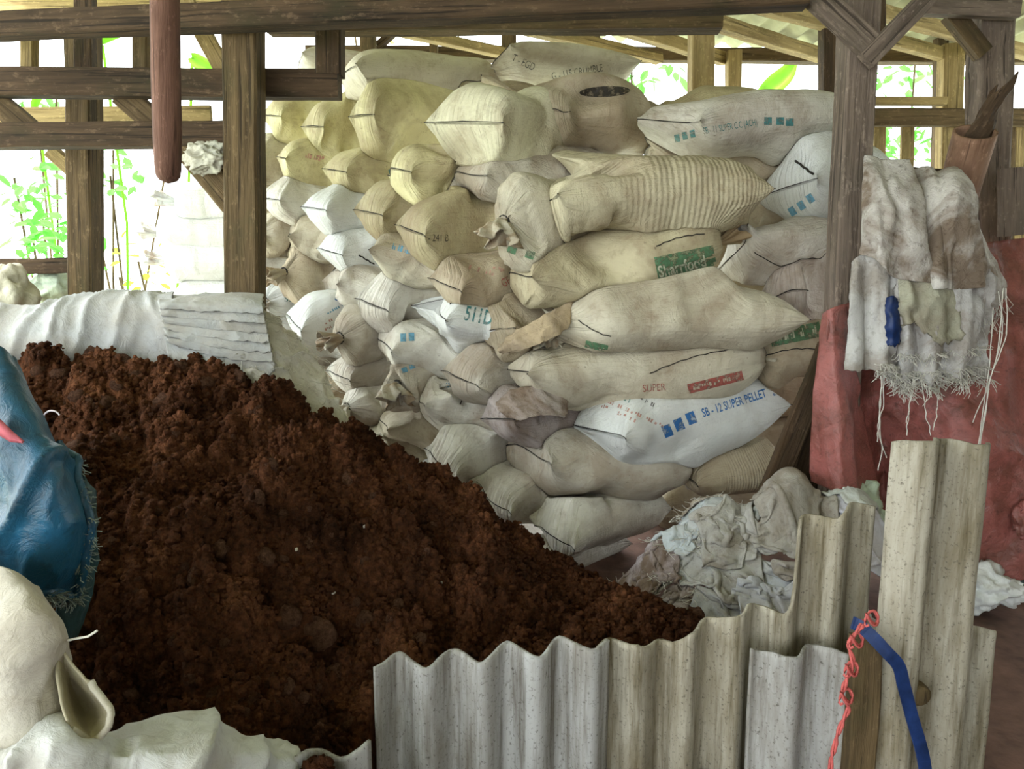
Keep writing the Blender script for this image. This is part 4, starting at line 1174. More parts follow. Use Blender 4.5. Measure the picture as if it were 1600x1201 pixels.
# white sack in the left foreground
o, g = patch('foreground_sack', [[(-130, 870, 1.32), (-40, 875, 1.22), (20, 895, 1.18), (62, 925, 1.22)],
                          [(-130, 970, 1.25), (-30, 970, 1.12), (60, 960, 1.12), (92, 985, 1.20)],
                          [(-130, 1060, 1.22), (-20, 1060, 1.09), (62, 1050, 1.11), (98, 1040, 1.19)],
                          [(-130, 1140, 1.20), (-10, 1135, 1.08), (80, 1120, 1.12), (104, 1085, 1.20)],
                          [(-130, 1250, 1.20), (0, 1250, 1.08), (95, 1200, 1.12), (130, 1160, 1.18)]],
             'rag_white', 'slumped off-white sack in the left foreground under the blue tarpaulin', 'sack', nu=56, nv=56, wr=0.013, sc=7, seed=51, color=(0.52, 0.49, 0.42), an=(0.9, 1, 0.45))
_, cg = patch('turned_cuff', [[(90, 1000, 1.17), (108, 1030, 1.15), (140, 1066, 1.15)], [(88, 1060, 1.12), (122, 1085, 1.19), (170, 1098, 1.14)],
                      [(98, 1110, 1.10), (132, 1118, 1.18), (177, 1116, 1.13)], [(110, 1140, 1.095), (142, 1158, 1.11), (170, 1136, 1.12)]],
      'rag_white', parent=o, nu=30, nv=28, wr=0.004, sc=10, seed=53, color=(0.44, 0.40, 0.28))
rim = [Vector(q) for q in cg[:, -1]] + [Vector(q) for q in cg[-1, ::-1]]
V, F = tube(rim, 0.006, 8); origin_mesh('cuff_hem', V, F, M['rag_white'], o, color=(0.52, 0.49, 0.40))
V, F = tube([P(96, 1003, 1.17), P(115, 998, 1.15), P(138, 994, 1.14), P(152, 985, 1.14)], 0.002, 5)
origin_mesh('tie_string', V, F, M['fray'], o)
# white cloth along the bottom edge
o, g = patch('white_cloth', [[(-120, 1180, 1.12), (20, 1150, 1.14), (90, 1128, 1.18), (150, 1160, 1.20), (215, 1125, 1.24), (282, 1102, 1.27), (360, 1128, 1.32), (420, 1165, 1.38), (464, 1170, 1.42)],
                      [(-120, 1200, 1.05), (20, 1175, 1.06), (100, 1150, 1.08), (170, 1172, 1.12), (230, 1165, 1.14), (290, 1150, 1.17), (360, 1165, 1.24), (420, 1180, 1.32), (464, 1182, 1.38)],
                      [(-120, 1230, 1.02), (20, 1215, 1.04), (100, 1200, 1.05), (170, 1210, 1.10), (240, 1200, 1.11), (300, 1195, 1.13), (360, 1205, 1.22), (420, 1210, 1.30), (464, 1210, 1.36)],
                      [(-120, 1330, 1.02), (20, 1330, 1.03), (100, 1330, 1.04), (170, 1330, 1.08), (240, 1330, 1.10), (300, 1330, 1.12), (360, 1330, 1.20), (420, 1330, 1.28), (464, 1330, 1.34)]],
             'rag_white', 'creamy white cloth bunched along the bottom left edge', 'cloth', nu=56, nv=120, wr=0.020, sc=8.5, seed=61, color=(0.54, 0.55, 0.53), an=(1.0, 0.7, 0.6), fold=0.006, kf=6)

# turned and torn mouths of two corner sacks
for key, rows, c, mt in [('torn ragged mouth', [[(776, 628, 2.93), (800, 612, 2.89), (840, 604, 2.87), (884, 622, 2.90)], [(778, 640, 2.86), (805, 636, 2.82), (845, 634, 2.81), (888, 642, 2.85)], [(790, 652, 2.84), (815, 656, 2.79), (850, 648, 2.79), (882, 652, 2.83)]], (0.38, 0.33, 0.30), 'rag_dirty'),
                         ('turned-over mouth flap', [[(782, 538, 2.90), (815, 512, 2.86), (850, 492, 2.85), (893, 470, 2.90)], [(778, 545, 2.87), (815, 530, 2.82), (855, 515, 2.81), (892, 500, 2.86)], [(784, 552, 2.86), (820, 545, 2.81), (855, 532, 2.80), (888, 512, 2.85)]], (0.42, 0.33, 0.21), 'rag')]:
    patch('mouth_flap', rows, mt, parent=find_sack(key)['obj'], nu=20, nv=30, wr=0.012, sc=14, seed=97, color=c, jag=0.012)
# ------------------------------------------------------------------ corrugated cement sheets
def cement(name, label, a, b, Ya, Yb, top, mat, wl=0.15, amp=0.024, ph=0.0, zbot=-0.01, seed=1, thick=0.008):
    """upright corrugated sheet whose foot runs from pixel column a (depth Ya) to b (depth Yb); top: list of (pixel x, pixel y)"""
    A, B = P(a, 1100, Ya), P(b, 1100, Yb)
    A2, B2 = Vector((A.x, A.y)), Vector((B.x, B.y))
    d = (B2 - A2); L = d.length; d.normalize(); nrm = Vector((d.y, -d.x))
    nc = int(L / wl * 14) + 1; nr = 26
    tx = [p[0] for p in top]; ty = [p[1] for p in top]
    V = []
    for i in range(nc + 1):
        s = L * i / nc
        q2 = A2 + d * s
        w = amp * math.cos(2 * math.pi * s / wl + ph)
        px = W_IMG / 2 + FPX * q2.x / q2.y * 1.0
        ypix = float(np.interp(px, tx, ty))
        zt = P(px, ypix, q2.y).z
        for j in range(nr + 1):
            t = j / nr; z = zbot + (zt - zbot) * t
            k = w + 0.0035 * fbm((s * 2, z * 2, 0), 2.5, 2, seed)
            V.append((q2.x + nrm.x * k, q2.y + nrm.y * k, z + (0.004 * fbm((s * 30, seed, 0), 1, 2) if j == nr else 0)))
    o = origin_mesh(name, V, grid_faces(nc + 1, nr + 1, flip=True), M[mat])
    m = o.modifiers.new('thick', 'SOLIDIFY'); m.thickness = thick; m.offset = 0
    return tag(o, label, 'sheet', 'corrugated cement sheets of the bin front')
cement('corrugated_sheet', 'pale corrugated sheet at the left of the bin front', 588, 952, 1.56, 1.62,
       [(588, 1034), (612, 1028), (655, 1034), (706, 1021), (745, 1026), (790, 1010), (845, 1017), (885, 1003), (930, 1005), (955, 1006)], 'cement', ph=0.6, seed=2, wl=0.126, amp=0.028)
cement('corrugated_sheet', 'stained corrugated sheet with a tall broken tongue at its right end', 930, 1342, 1.64, 1.70,
       [(930, 1005), (985, 1006), (1005, 1000), (1040, 1010), (1068, 1004), (1090, 982), (1110, 976), (1140, 970), (1165, 955), (1190, 945), (1215, 952), (1245, 952), (1258, 930),
        (1262, 880), (1266, 830), (1270, 812), (1290, 808), (1318, 806), (1332, 795), (1342, 790)], 'cement_old', ph=0.9, seed=3, wl=0.118, amp=0.027)
cement('corrugated_sheet', 'low corrugated sheet leaning in front beside the red rope', 1176, 1330, 1.585, 1.61,
       [(1176, 1022), (1195, 1016), (1222, 1026), (1240, 1018), (1290, 1017), (1330, 1012)], 'cement', ph=2.4, seed=4, wl=0.13, amp=0.028)
cement('corrugated_sheet', 'tallest upright corrugated sheet on the right', 1374, 1500, 1.55, 1.60,
       [(1374, 790), (1378, 752), (1390, 728), (1402, 704), (1425, 692), (1450, 684), (1480, 685), (1500, 690)], 'cement_old', ph=3.6, seed=5, wl=0.135, amp=0.03)
cement('corrugated_sheet', 'narrow corrugated offcut behind the tallest sheet at the right', 1474, 1534, 1.64, 1.66,
       [(1474, 950), (1486, 936), (1500, 925), (1508, 926), (1515, 948), (1530, 972), (1534, 980)], 'cement_old', ph=1.0, seed=6, wl=0.13, amp=0.02)
cement('corrugated_sheet', 'small corrugated offcut lying low between the cloth and the pale sheet', 455, 576, 1.36, 1.39,
       [(455, 1178), (480, 1180), (505, 1178), (530, 1166), (560, 1160), (576, 1163)], 'cement', ph=1.0, seed=7, zbot=0.02, wl=0.13, amp=0.02)
# stake, rope, strap
pt('bamboo_stake', (1352, 994), (1338, 1230), 1.57, 1.555, 46, 0.040, 'wood', 'split brown bamboo stake wrapped with red rope in front of the sheets', 'stake', to_floor=True, rough=0.008)
pt('wooden_lath', (1380, 1010), (1375, 1240), 1.60, 1.59, 24, 0.03, 'wood_pale', 'thin pale lath behind the bamboo stake', 'lath', to_floor=True)
rp = [(1350, 968, 1.54), (1340, 985, 1.52), (1328, 1010, 1.52), (1333, 1035, 1.52), (1322, 1060, 1.52), (1318, 1085, 1.52), (1325, 1105, 1.52), (1316, 1130, 1.52), (1305, 1160, 1.52), (1298, 1195, 1.52), (1295, 1240, 1.52)]
ro = None
for q in range(2):
    pw = [P(*p) for p in rp]
    path = []
    for t in np.linspace(0, 1, 120):
        v = catmull(pw, t); an = t * 34 + q * math.pi
        path.append(v + Vector((0.003 * math.cos(an) + 0.006 * noise.noise(Vector((t * 9, 0, 0))), 0.003 * math.sin(an), 0)))
    V, F = tube(path, 0.0042, 6, taper=lambda t, q=q: 0.7 + 0.6 * abs(noise.noise(Vector((t * 22, q, 0)))))
    if ro is None:
        ro = origin_mesh('red_rope', V, F, M['rope_red']); tag(ro, 'twisted red plastic rope hanging down the bamboo stake', 'rope')
    else: origin_mesh('strand', V, F, M['rope_red'], ro)
for kx, ky in ((1362, 966), (1338, 1000), (1330, 1045), (1322, 1088)):
    c = P(kx, ky, 1.515); pts = []
    for t in np.linspace(0, 1, 26):
        pts.append(c + Vector((0.016 * math.sin(t * 12), 0.008 * math.cos(t * 9), 0.015 * math.sin(t * 17 + 1))))
    V, F = tube(pts, 0.003, 5); origin_mesh('knot', V, F, M['rope_red'], ro)
def band(name, pts, w, mat, label, cat, th=0.004):
    pw = [P(*p) for p in pts]; V = []
    n = 40
    for i in range(n):
        c = catmull(pw, i / (n - 1)); d = (catmull(pw, min(1, (i + 1) / (n - 1))) - catmull(pw, max(0, (i - 1) / (n - 1)))).normalized()
        s = d.cross(Vector((0, -1, 0.15))).normalized(); nn = s.cross(d)
        for a, b in ((-1, -1), (1, -1), (1, 1), (-1, 1)): V.append(c + s * (a * w / 2) + nn * (b * th / 2))
    o = origin_mesh(name, V, grid_faces(n, 4, True) + [(0, 1, 2, 3), (4 * n - 1, 4 * n - 2, 4 * n - 3, 4 * n - 4)], M[mat], smooth=False)
    return tag(o, label, cat)
band('blue_strap', [(1332, 972, 1.55), (1352, 984, 1.52), (1385, 1018, 1.50), (1404, 1040, 1.495), (1412, 1070, 1.495), (1425, 1120, 1.495), (1442, 1180, 1.49), (1450, 1240, 1.49)], 0.028, 'strap_blue',
     'dark blue flat strap bent down over the tall sheet', 'strap')
# nail washer on the tall sheet
v = []
cW = P(1437, 1085, 1.545)
for rr, dy in ((0.0, -0.012), (0.018, -0.010), (0.024, -0.004), (0.024, 0.02)):
    for k in range(14): v.append(cW + Vector((rr * math.cos(k * math.pi / 7), dy, rr * 1.05 * math.sin(k * math.pi / 7))))
tag(origin_mesh('bolt_washer', v, grid_faces(4, 14, True, flip=True), M['wood']), 'round brown bolt washer on the tallest sheet', 'washer')

# ------------------------------------------------------------------ hanging pole, bamboo tube, splinters, rag ball
def lathe_between(A, B, prof, seg=28, seed=0, wob=0.0):
    m = frame_for(A, B); L = (Vector(B) - Vector(A)).length; V = []
    for (t, r) in prof:
        for k in range(seg):
            an = 2 * math.pi * k / seg
            rr = r * (1 + wob * fbm((math.cos(an), math.sin(an), t * 3), 1.2, 2, seed))
            V.append((rr * math.cos(an), rr * math.sin(an), t * L))
    return V, grid_faces(len(prof), seg, True), m
def lathe_obj(name, A, B, prof, mat, label, cat, **kw):
    V, F, m = lathe_between(A, B, prof, **kw)
    o = link(name, mesh_data(name, V, F), M[mat]); o.matrix_world = m
    return tag(o, label, cat)
rr = 20.5 * mpp(2.3)
lathe_obj('hanging_pole', P(256, -60, 2.3), P(263, 287, 2.3),
          [(0, rr * .98), (0.2, rr), (0.5, rr * 1.02), (0.75, rr), (0.87, rr * 0.95), (0.93, rr * 0.92), (0.965, rr * 0.84), (0.985, rr * 0.62), (1.0, 0.001)], 'bamboo_red',
          'smooth reddish brown round pole hanging from the roof on the left', 'pole', wob=0.03)
ra = 29 * mpp(2.78)
lathe_obj('bamboo_tube', P(1524, 206, 2.74), P(1478, 372, 2.95),
          [(1, ra * .85), (1, ra * 1.0), (0.5, ra * 1.0), (0.05, ra * 1.02), (0, ra * 1.03), (0, ra * 0.88), (0.03, ra * 0.86), (0.45, ra * 0.85), (0.46, 0.001)], 'bamboo',
          'open brown bamboo tube tied slanting at the weathered right post', 'tube', wob=0.03)
def splinter(name, A, B, w, label, seed):
    V = []; n = 16
    m = frame_for(A, B); L = (Vector(B) - Vector(A)).length
    for i in range(n + 1):
        t = i / n; f = 1 - t ** 2.2 * 0.92
        for k in range(8):
            an = 2 * math.pi * k / 8
            r = w / 2 * f * (1 + 0.45 * noise.noise(Vector((math.cos(an) * 1.5, math.sin(an) * 1.5, t * 5 + seed))))
            V.append((r * math.cos(an) + 0.3 * w * noise.noise(Vector((t * 2.5, seed, 0))), 0.45 * r * math.sin(an), t * L))
    F = grid_faces(n + 1, 8, True) + [tuple(range(n * 8, n * 8 + 8))]
    o = link(name, mesh_data(name, V, F, smooth=False), M['wood_dark']); o.matrix_world = m
    return tag(o, label, 'wood')
splinter('wood_splinter', P(1508, 235, 2.775), P(1592, 112, 2.66), 0.085, 'long dark splintered slab of wood sticking out of the bamboo tube', 3)
splinter('wood_splinter', P(1522, 232, 2.80), P(1556, 132, 2.76), 0.075, 'shorter dark splintered stub in the bamboo tube', 8)
splinter('wood_splinter', P(1480, 300, 2.92), P(1494, 236, 2.9), 0.06, 'dark broken stub left of the bamboo tube', 12)
def crumple(name, c, rad, mat, label, cat, seed, color, amp=0.45, k=2.0):
    v = ico(5)[0].copy() if False else None
    bm = bmesh.new(); bmesh.ops.create_icosphere(bm, subdivisions=5, radius=1)
    for q in bm.verts:
        n0 = q.co.copy()
        f = 1 + amp * (crease(n0, k, seed) - 0.5) + amp * 0.5 * (crease(n0, k * 2.2, seed + 3) - 0.4) + 0.3 * fbm(n0, 1.4, 2, seed)
        q.co = Vector((n0.x * rad[0], n0.y * rad[1], n0.z * rad[2])) * f + Vector(c)
    V = [q.co.copy() for q in bm.verts]; F = [tuple(x.index for x in f.verts) for f in bm.faces]; bm.free()
    o = origin_mesh(name, V, F, M[mat], None, [(p.x, p.z) for p in V], color=color)
    return tag(o, label, cat)
crumple('crumpled_rag', P(324, 246, 2.93), (0.088, 0.05, 0.058), 'rag_white', 'crumpled pale rag stuffed behind the knee brace at the thick post', 'rag', 4, (0.50, 0.50, 0.42), 0.35, 1.4)
crumple('plastic_bag', P(1535, 915, 2.60), (0.13, 0.10, 0.085), 'plastic', 'crumpled white plastic bag on the earth floor at the right', 'bag', 9, (1, 1, 1), 0.28, 1.3)
crumple('pale_green_bag', P(1335, 800, 2.62), (0.11, 0.07, 0.12), 'plastic_green', 'pale green plastic bag between the broken tongue and the tallest sheet', 'bag', 14, (1, 1, 1), 0.22, 1.1)
crumple('dark_sack', P(1612, 905, 2.75), (0.10, 0.12, 0.18), 'tarp_teal', 'dark stuffed bag cut off by the right picture edge', 'bag', 19, (1, 1, 1), 0.2, 1.2)
crumple('white_bag', P(14, 462, 3.2), (0.11, 0.10, 0.13), 'rag_white', 'cream stuffed bag at the left edge below the low rail', 'bag', 23, (0.45, 0.44, 0.35), 0.08, 1.0)
crumple('net_bag', P(82, 452, 3.45), (0.12, 0.08, 0.09), 'plastic_green', 'pale green net bag below the low rail', 'bag', 27, (1, 1, 1), 0.1, 1.0)

# ------------------------------------------------------------------ red tarpaulin, dark planks
pt('leaning_plank', (1296, 540), (1192, 800), 2.80, 2.66, 34, 0.03, 'wood_dark', 'dark plank leaning between the sack stack and the red tarpaulin', 'plank')
pt('leaning_plank', (1308, 560), (1240, 800), 2.84, 2.74, 44, 0.03, 'wood_dark', 'second dark plank leaning against the red tarpaulin, nearer to it', 'plank')
o, g = patch('red_tarpaulin', [[(1296, 486, 2.62), (1345, 462, 2.63), (1400, 432, 2.70), (1480, 400, 2.80), (1540, 380, 2.85), (1700, 360, 2.9)],
                        [(1294, 540, 2.62), (1345, 530, 2.66), (1395, 525, 2.74), (1470, 530, 2.72), (1540, 520, 2.72), (1700, 520, 2.74)],
                        [(1330, 650, 2.74), (1368, 650, 2.84), (1405, 655, 2.80), (1470, 660, 2.68), (1540, 650, 2.64), (1700, 650, 2.66)],
                        [(1360, 770, 2.86), (1385, 775, 2.90), (1420, 790, 2.80), (1480, 795, 2.66), (1540, 780, 2.60), (1700, 770, 2.6)],
                        [(1380, 850, 2.92), (1400, 860, 2.92), (1440, 875, 2.82), (1500, 890, 2.68), (1565, 905, 2.62), (1700, 880, 2.58)]],
             'tarp_red', 'faded red tarpaulin hanging behind the rags on the right', 'tarpaulin', nu=80, nv=90, wr=0.024, sc=5.5, seed=71, an=(0.9, 0.5, 0.55))
patch('front_flap', [[(1290, 490, 2.66), (1298, 482, 2.61), (1316, 474, 2.62)], [(1280, 560, 2.66), (1305, 560, 2.60), (1332, 560, 2.66)],
                     [(1268, 650, 2.66), (1312, 650, 2.57), (1352, 655, 2.68)], [(1264, 720, 2.66), (1316, 725, 2.55), (1368, 735, 2.68)],
                     [(1266, 752, 2.66), (1320, 775, 2.54), (1384, 808, 2.68)]], 'tarp_red', parent=o, nu=44, nv=30, wr=0.014, sc=7, seed=74, an=(1, .5, .25))
crumple('orange_cloth', P(1602, 812, 2.56), (0.035, 0.03, 0.075), 'tarp_red', 'small orange red bundle at the right edge under the tarpaulin', 'cloth', 31, (1, 1, 1), 0.2, 1.3)

# ------------------------------------------------------------------ rags hung on the rail
timber('hanging_rail', P(1366, 266, 2.70), P(1530, 274, 2.98), 0.03, 0.03, 'wood_dark', 'dark rail under the hung rags between the right posts', 'rail')
HG = 'rags hung on the rail'
o1, g1 = patch('hung_rag', [[(1330, 410, 2.60), (1352, 395, 2.58), (1385, 400, 2.57), (1410, 410, 2.58)], [(1328, 470, 2.58), (1352, 470, 2.56), (1385, 470, 2.55), (1412, 480, 2.57)],
                     [(1324, 540, 2.58), (1350, 540, 2.55), (1380, 545, 2.55), (1405, 550, 2.57)], [(1322, 576, 2.58), (1350, 578, 2.55), (1385, 580, 2.55), (1410, 600, 2.57)]],
               'rag', 'grey rag with blue stripe hanging lowest at the left of the bundle', 'rag', wr=0.016, sc=11, seed=81, an=(1, .5, .18), fold=0.028, kf=2, color=(0.48, 0.47, 0.45), group=HG, jag=0.02)
o2, g2 = patch('hung_rag', [[(1400, 420, 2.58), (1440, 415, 2.55), (1490, 420, 2.55), (1545, 420, 2.58)], [(1398, 480, 2.56), (1440, 480, 2.53), (1490, 480, 2.53), (1550, 470, 2.57)],
                     [(1400, 530, 2.56), (1440, 535, 2.53), (1490, 530, 2.53), (1546, 520, 2.57)], [(1405, 600, 2.56), (1440, 595, 2.53), (1490, 590, 2.53), (1540, 590, 2.57)]],
               'rag', 'ragged grey white rag with a fluffy torn hem in the bundle', 'rag', wr=0.016, sc=11, seed=83, an=(1, .5, .18), fold=0.030, kf=3, color=(0.48, 0.47, 0.46), group=HG, jag=0.03)
o3, g3 = patch('hung_rag', [[(1405, 435, 2.54), (1430, 440, 2.53), (1470, 440, 2.53), (1500, 440, 2.54)], [(1405, 480, 2.52), (1430, 480, 2.50), (1470, 480, 2.50), (1500, 480, 2.52)],
                     [(1410, 510, 2.52), (1430, 505, 2.50), (1465, 535, 2.50), (1502, 530, 2.52)]],
               'rag', 'small torn olive grey rag in the middle of the bundle', 'rag', nu=26, nv=30, wr=0.010, sc=11, seed=85, fold=0.012, kf=2, color=(0.34, 0.33, 0.25), group=HG, jag=0.03)
o4, g4 = patch('hung_rag', [[(1352, 252, 2.68), (1370, 246, 2.66), (1400, 252, 2.66), (1440, 275, 2.68)], [(1352, 300, 2.60), (1375, 290, 2.55), (1415, 300, 2.55), (1446, 340, 2.60)],
                     [(1346, 360, 2.58), (1375, 350, 2.50), (1420, 360, 2.50), (1452, 400, 2.58)], [(1343, 395, 2.57), (1375, 412, 2.49), (1412, 435, 2.50), (1460, 446, 2.57)]],
               'rag_dirty', 'mud-stained pale sack draped over the rail at the left', 'rag', wr=0.018, sc=9, seed=87, an=(1, .5, .22), fold=0.026, kf=1.6, color=(0.52, 0.49, 0.45), group=HG)
o5, g5 = patch('hung_rag', [[(1430, 268, 2.70), (1460, 262, 2.66), (1490, 268, 2.66), (1512, 285, 2.70)], [(1440, 320, 2.60), (1465, 300, 2.53), (1500, 300, 2.53), (1525, 330, 2.60)],
                     [(1446, 390, 2.57), (1470, 380, 2.50), (1500, 380, 2.50), (1532, 395, 2.58)], [(1455, 445, 2.56), (1475, 450, 2.50), (1500, 452, 2.50), (1535, 448, 2.58)]],
               'rag_dirty', 'mud-stained pale sack draped over the rail at the right', 'rag', wr=0.018, sc=9, seed=89, an=(1, .5, .22), fold=0.028, kf=1.6, color=(0.52, 0.49, 0.45), group=HG)
o6, g6 = patch('hung_rag', [[(1508, 300, 2.70), (1516, 305, 2.67), (1524, 315, 2.68)], [(1512, 380, 2.62), (1528, 370, 2.58), (1545, 385, 2.62)],
                     [(1520, 440, 2.60), (1545, 440, 2.56), (1572, 448, 2.60)], [(1525, 490, 2.60), (1540, 485, 2.57), (1556, 480, 2.60)]],
               'rag_dirty', 'narrow grey sack tail at the right of the hung bundle', 'rag', nu=30, nv=20, wr=0.014, sc=9, seed=91, an=(1, .5, .2), fold=0.008, kf=1, color=(0.46, 0.43, 0.40), group=HG, jag=0.01)
patch('blue_strip', [[(1384, 465, 2.535), (1394, 462, 2.52), (1404, 466, 2.53)], [(1384, 500, 2.52), (1395, 502, 2.50), (1406, 500, 2.515)], [(1386, 536, 2.52), (1396, 540, 2.505), (1408, 534, 2.52)]], 'strap_blue',
      'blue cloth strip among the hung rags', 'strip', nu=20, nv=12, wr=0.008, sc=16, seed=95, jag=0.012)
strands(g2[-1, ::1].tolist() + g2[-6, ::2].tolist() + g2[-12, ::3].tolist(), 'fray', o2, lng=(0.02, 0.075), n_each=7, down=0.7, spread=0.6, seed=11, r=0.0013, drift=(0, -0.5, 0))
strands(g1[-1, 22:].tolist() + g1[-8, 24:].tolist(), 'fray', o1, lng=(0.02, 0.06), n_each=5, down=0.8, spread=0.6, seed=12, r=0.0012, drift=(0, -0.4, 0))
strands(g6[-1].tolist() + g6[-8:, -1].tolist(), 'fray', o6, lng=(0.04, 0.12), n_each=2, down=1, spread=0.3, seed=13, r=0.001)
def thread(path, parent, r=0.0019, wob=0.006, seed=0):
    pw = [P(*p) for p in path]; pts = []
    for t in np.linspace(0, 1, 40):
        v = catmull(pw, t); pts.append(v + Vector((wob * noise.noise(Vector((t * 7, seed, 0))), 0, 0)))
    V, F = tube(pts, r, 4); origin_mesh('loose_thread', V, F, M['fray'], parent)
for i, (pa, pr) in enumerate([([(1380, 575, 2.53), (1377, 620, 2.52), (1374, 660, 2.52), (1378, 700, 2.52), (1372, 735, 2.52)], o1),
        ([(1382, 570, 2.53), (1380, 630, 2.52), (1372, 670, 2.52), (1385, 715, 2.52)], o1), ([(1378, 580, 2.53), (1374, 650, 2.52), (1371, 690, 2.52)], o1),
        ([(1428, 585, 2.52), (1420, 640, 2.51), (1417, 680, 2.51)], o2), ([(1430, 590, 2.52), (1424, 620, 2.51), (1416, 660, 2.5)], o2),
        ([(1470, 590, 2.52), (1464, 640, 2.5), (1458, 672, 2.5)], o2), ([(1440, 595, 2.52), (1446, 640, 2.5), (1454, 680, 2.5)], o2),
        ([(1560, 455, 2.55), (1566, 520, 2.53), (1548, 590, 2.52), (1540, 640, 2.52), (1524, 720, 2.52), (1528, 780, 2.52), (1520, 830, 2.52)], o6),
        ([(1568, 450, 2.55), (1560, 540, 2.53), (1546, 600, 2.52), (1534, 680, 2.52), (1524, 760, 2.52)], o6),
        ([(1572, 450, 2.55), (1572, 520, 2.53), (1552, 580, 2.52), (1520, 660, 2.52)], o6), ([(1552, 480, 2.55), (1546, 570, 2.52), (1536, 640, 2.52), (1530, 700, 2.52)], o6)]):
    thread(pa, pr, seed=i)

# ------------------------------------------------------------------ heap of rags on the floor (sheets dropped and settled on one another)
hx0, hy0, hs, hn = 0.2, 1.95, 0.015, 90
HF = np.zeros((hn, hn))
ii, jj = np.meshgrid(np.arange(hn), np.arange(hn), indexing='ij')
hxw = hx0 + ii * hs; hyw = hy0 + jj * hs
def mound_at(px, Y, h, rx, ry):
    global HF
    x = P(px, 800, Y).x
    HF = np.maximum(HF, h * np.exp(-((hxw - x) / rx) ** 2 - ((hyw - Y) / ry) ** 2))
mound_at(1120, 2.62, 0.40, 0.22, 0.22); mound_at(1230, 2.56, 0.52, 0.20, 0.2); mound_at(1330, 2.52, 0.46, 0.2, 0.2); mound_at(1050, 2.6, 0.26, 0.16, 0.15)
def hf(x, y):
    a = np.clip((x - hx0) / hs, 0, hn - 1.001); b = np.clip((y - hy0) / hs, 0, hn - 1.001)
    i = a.astype(int); j = b.astype(int); fa = a - i; fb = b - j
    return (HF[i, j] * (1 - fa) + HF[i + 1, j] * fa) * (1 - fb) + (HF[i, j + 1] * (1 - fa) + HF[i + 1, j + 1] * fa) * fb
def drop_rag(n, m, size, centre, ang, crump, seed, steps=130):
    r_ = np.random.default_rng(seed)
    s, t = np.meshgrid(np.linspace(-.5, .5, n), np.linspace(-.5, .5, m), indexing='ij')
    du, dv = size[0] / (n - 1), size[1] / (m - 1)
    p = np.zeros((n, m, 3))
    a, b = s * size[0] * crump, t * size[1] * crump
    k = r_.uniform(10, 16); ph = r_.uniform(0, 6)
    w1 = np.sin(k * (s * math.cos(ph) + t * math.sin(ph)) + 2 * np.sin(5 * t + ph)); w2 = np.sin(0.8 * k * (s * math.sin(ph) - t * math.cos(ph)) + ph)
    a = a + 0.02 * w2; b = b + 0.02 * w1
    p[..., 0] = centre[0] + a * math.cos(ang) - b * math.sin(ang); p[..., 1] = centre[1] + a * math.sin(ang) + b * math.cos(ang)
    p[..., 2] = hf(p[..., 0], p[..., 1]) + 0.06 + 0.055 * w1 + 0.045 * w2 + 0.012 * r_.standard_normal((n, m))
    q = p.copy()
    fam = [((slice(None, -1), slice(None)), (slice(1, None), slice(None)), du, .5), ((slice(None), slice(None, -1)), (slice(None), slice(1, None)), dv, .5),
           ((slice(None, -1), slice(None, -1)), (slice(1, None), slice(1, None)), math.hypot(du, dv), .3), ((slice(1, None), slice(None, -1)), (slice(None, -1), slice(1, None)), math.hypot(du, dv), .3),
           ((slice(None, -2), slice(None)), (slice(2, None), slice(None)), 2 * du, .22), ((slice(None), slice(None, -2)), (slice(None), slice(2, None)), 2 * dv, .22)]
    for st in range(steps):
        v = (p - q) * 0.96; q = p.copy(); p = p + v; p[..., 2] -= 9.8 * 0.012 ** 2
        for it in range(7):
            for A, B, L, kf in fam:
                d = p[B] - p[A]; ln = np.linalg.norm(d, axis=2, keepdims=True) + 1e-9
                c = d * ((ln - L) / ln * 0.5 * kf)
                p[A] += c; p[B] -= c
        z = hf(p[..., 0], p[..., 1]) + 0.006
        hit = p[..., 2] < z
        p[..., 2] = np.where(hit, z, p[..., 2])
        for ax in (0, 1): p[..., ax] = np.where(hit, q[..., ax] + 0.3 * (p[..., ax] - q[..., ax]), p[..., ax])
    I = np.clip(((p[..., 0] - hx0) / hs).round().astype(int), 0, hn - 1); J = np.clip(((p[..., 1] - hy0) / hs).round().astype(int), 0, hn - 1)
    np.maximum.at(HF, (I.ravel(), J.ravel()), p[..., 2].ravel())
    return p
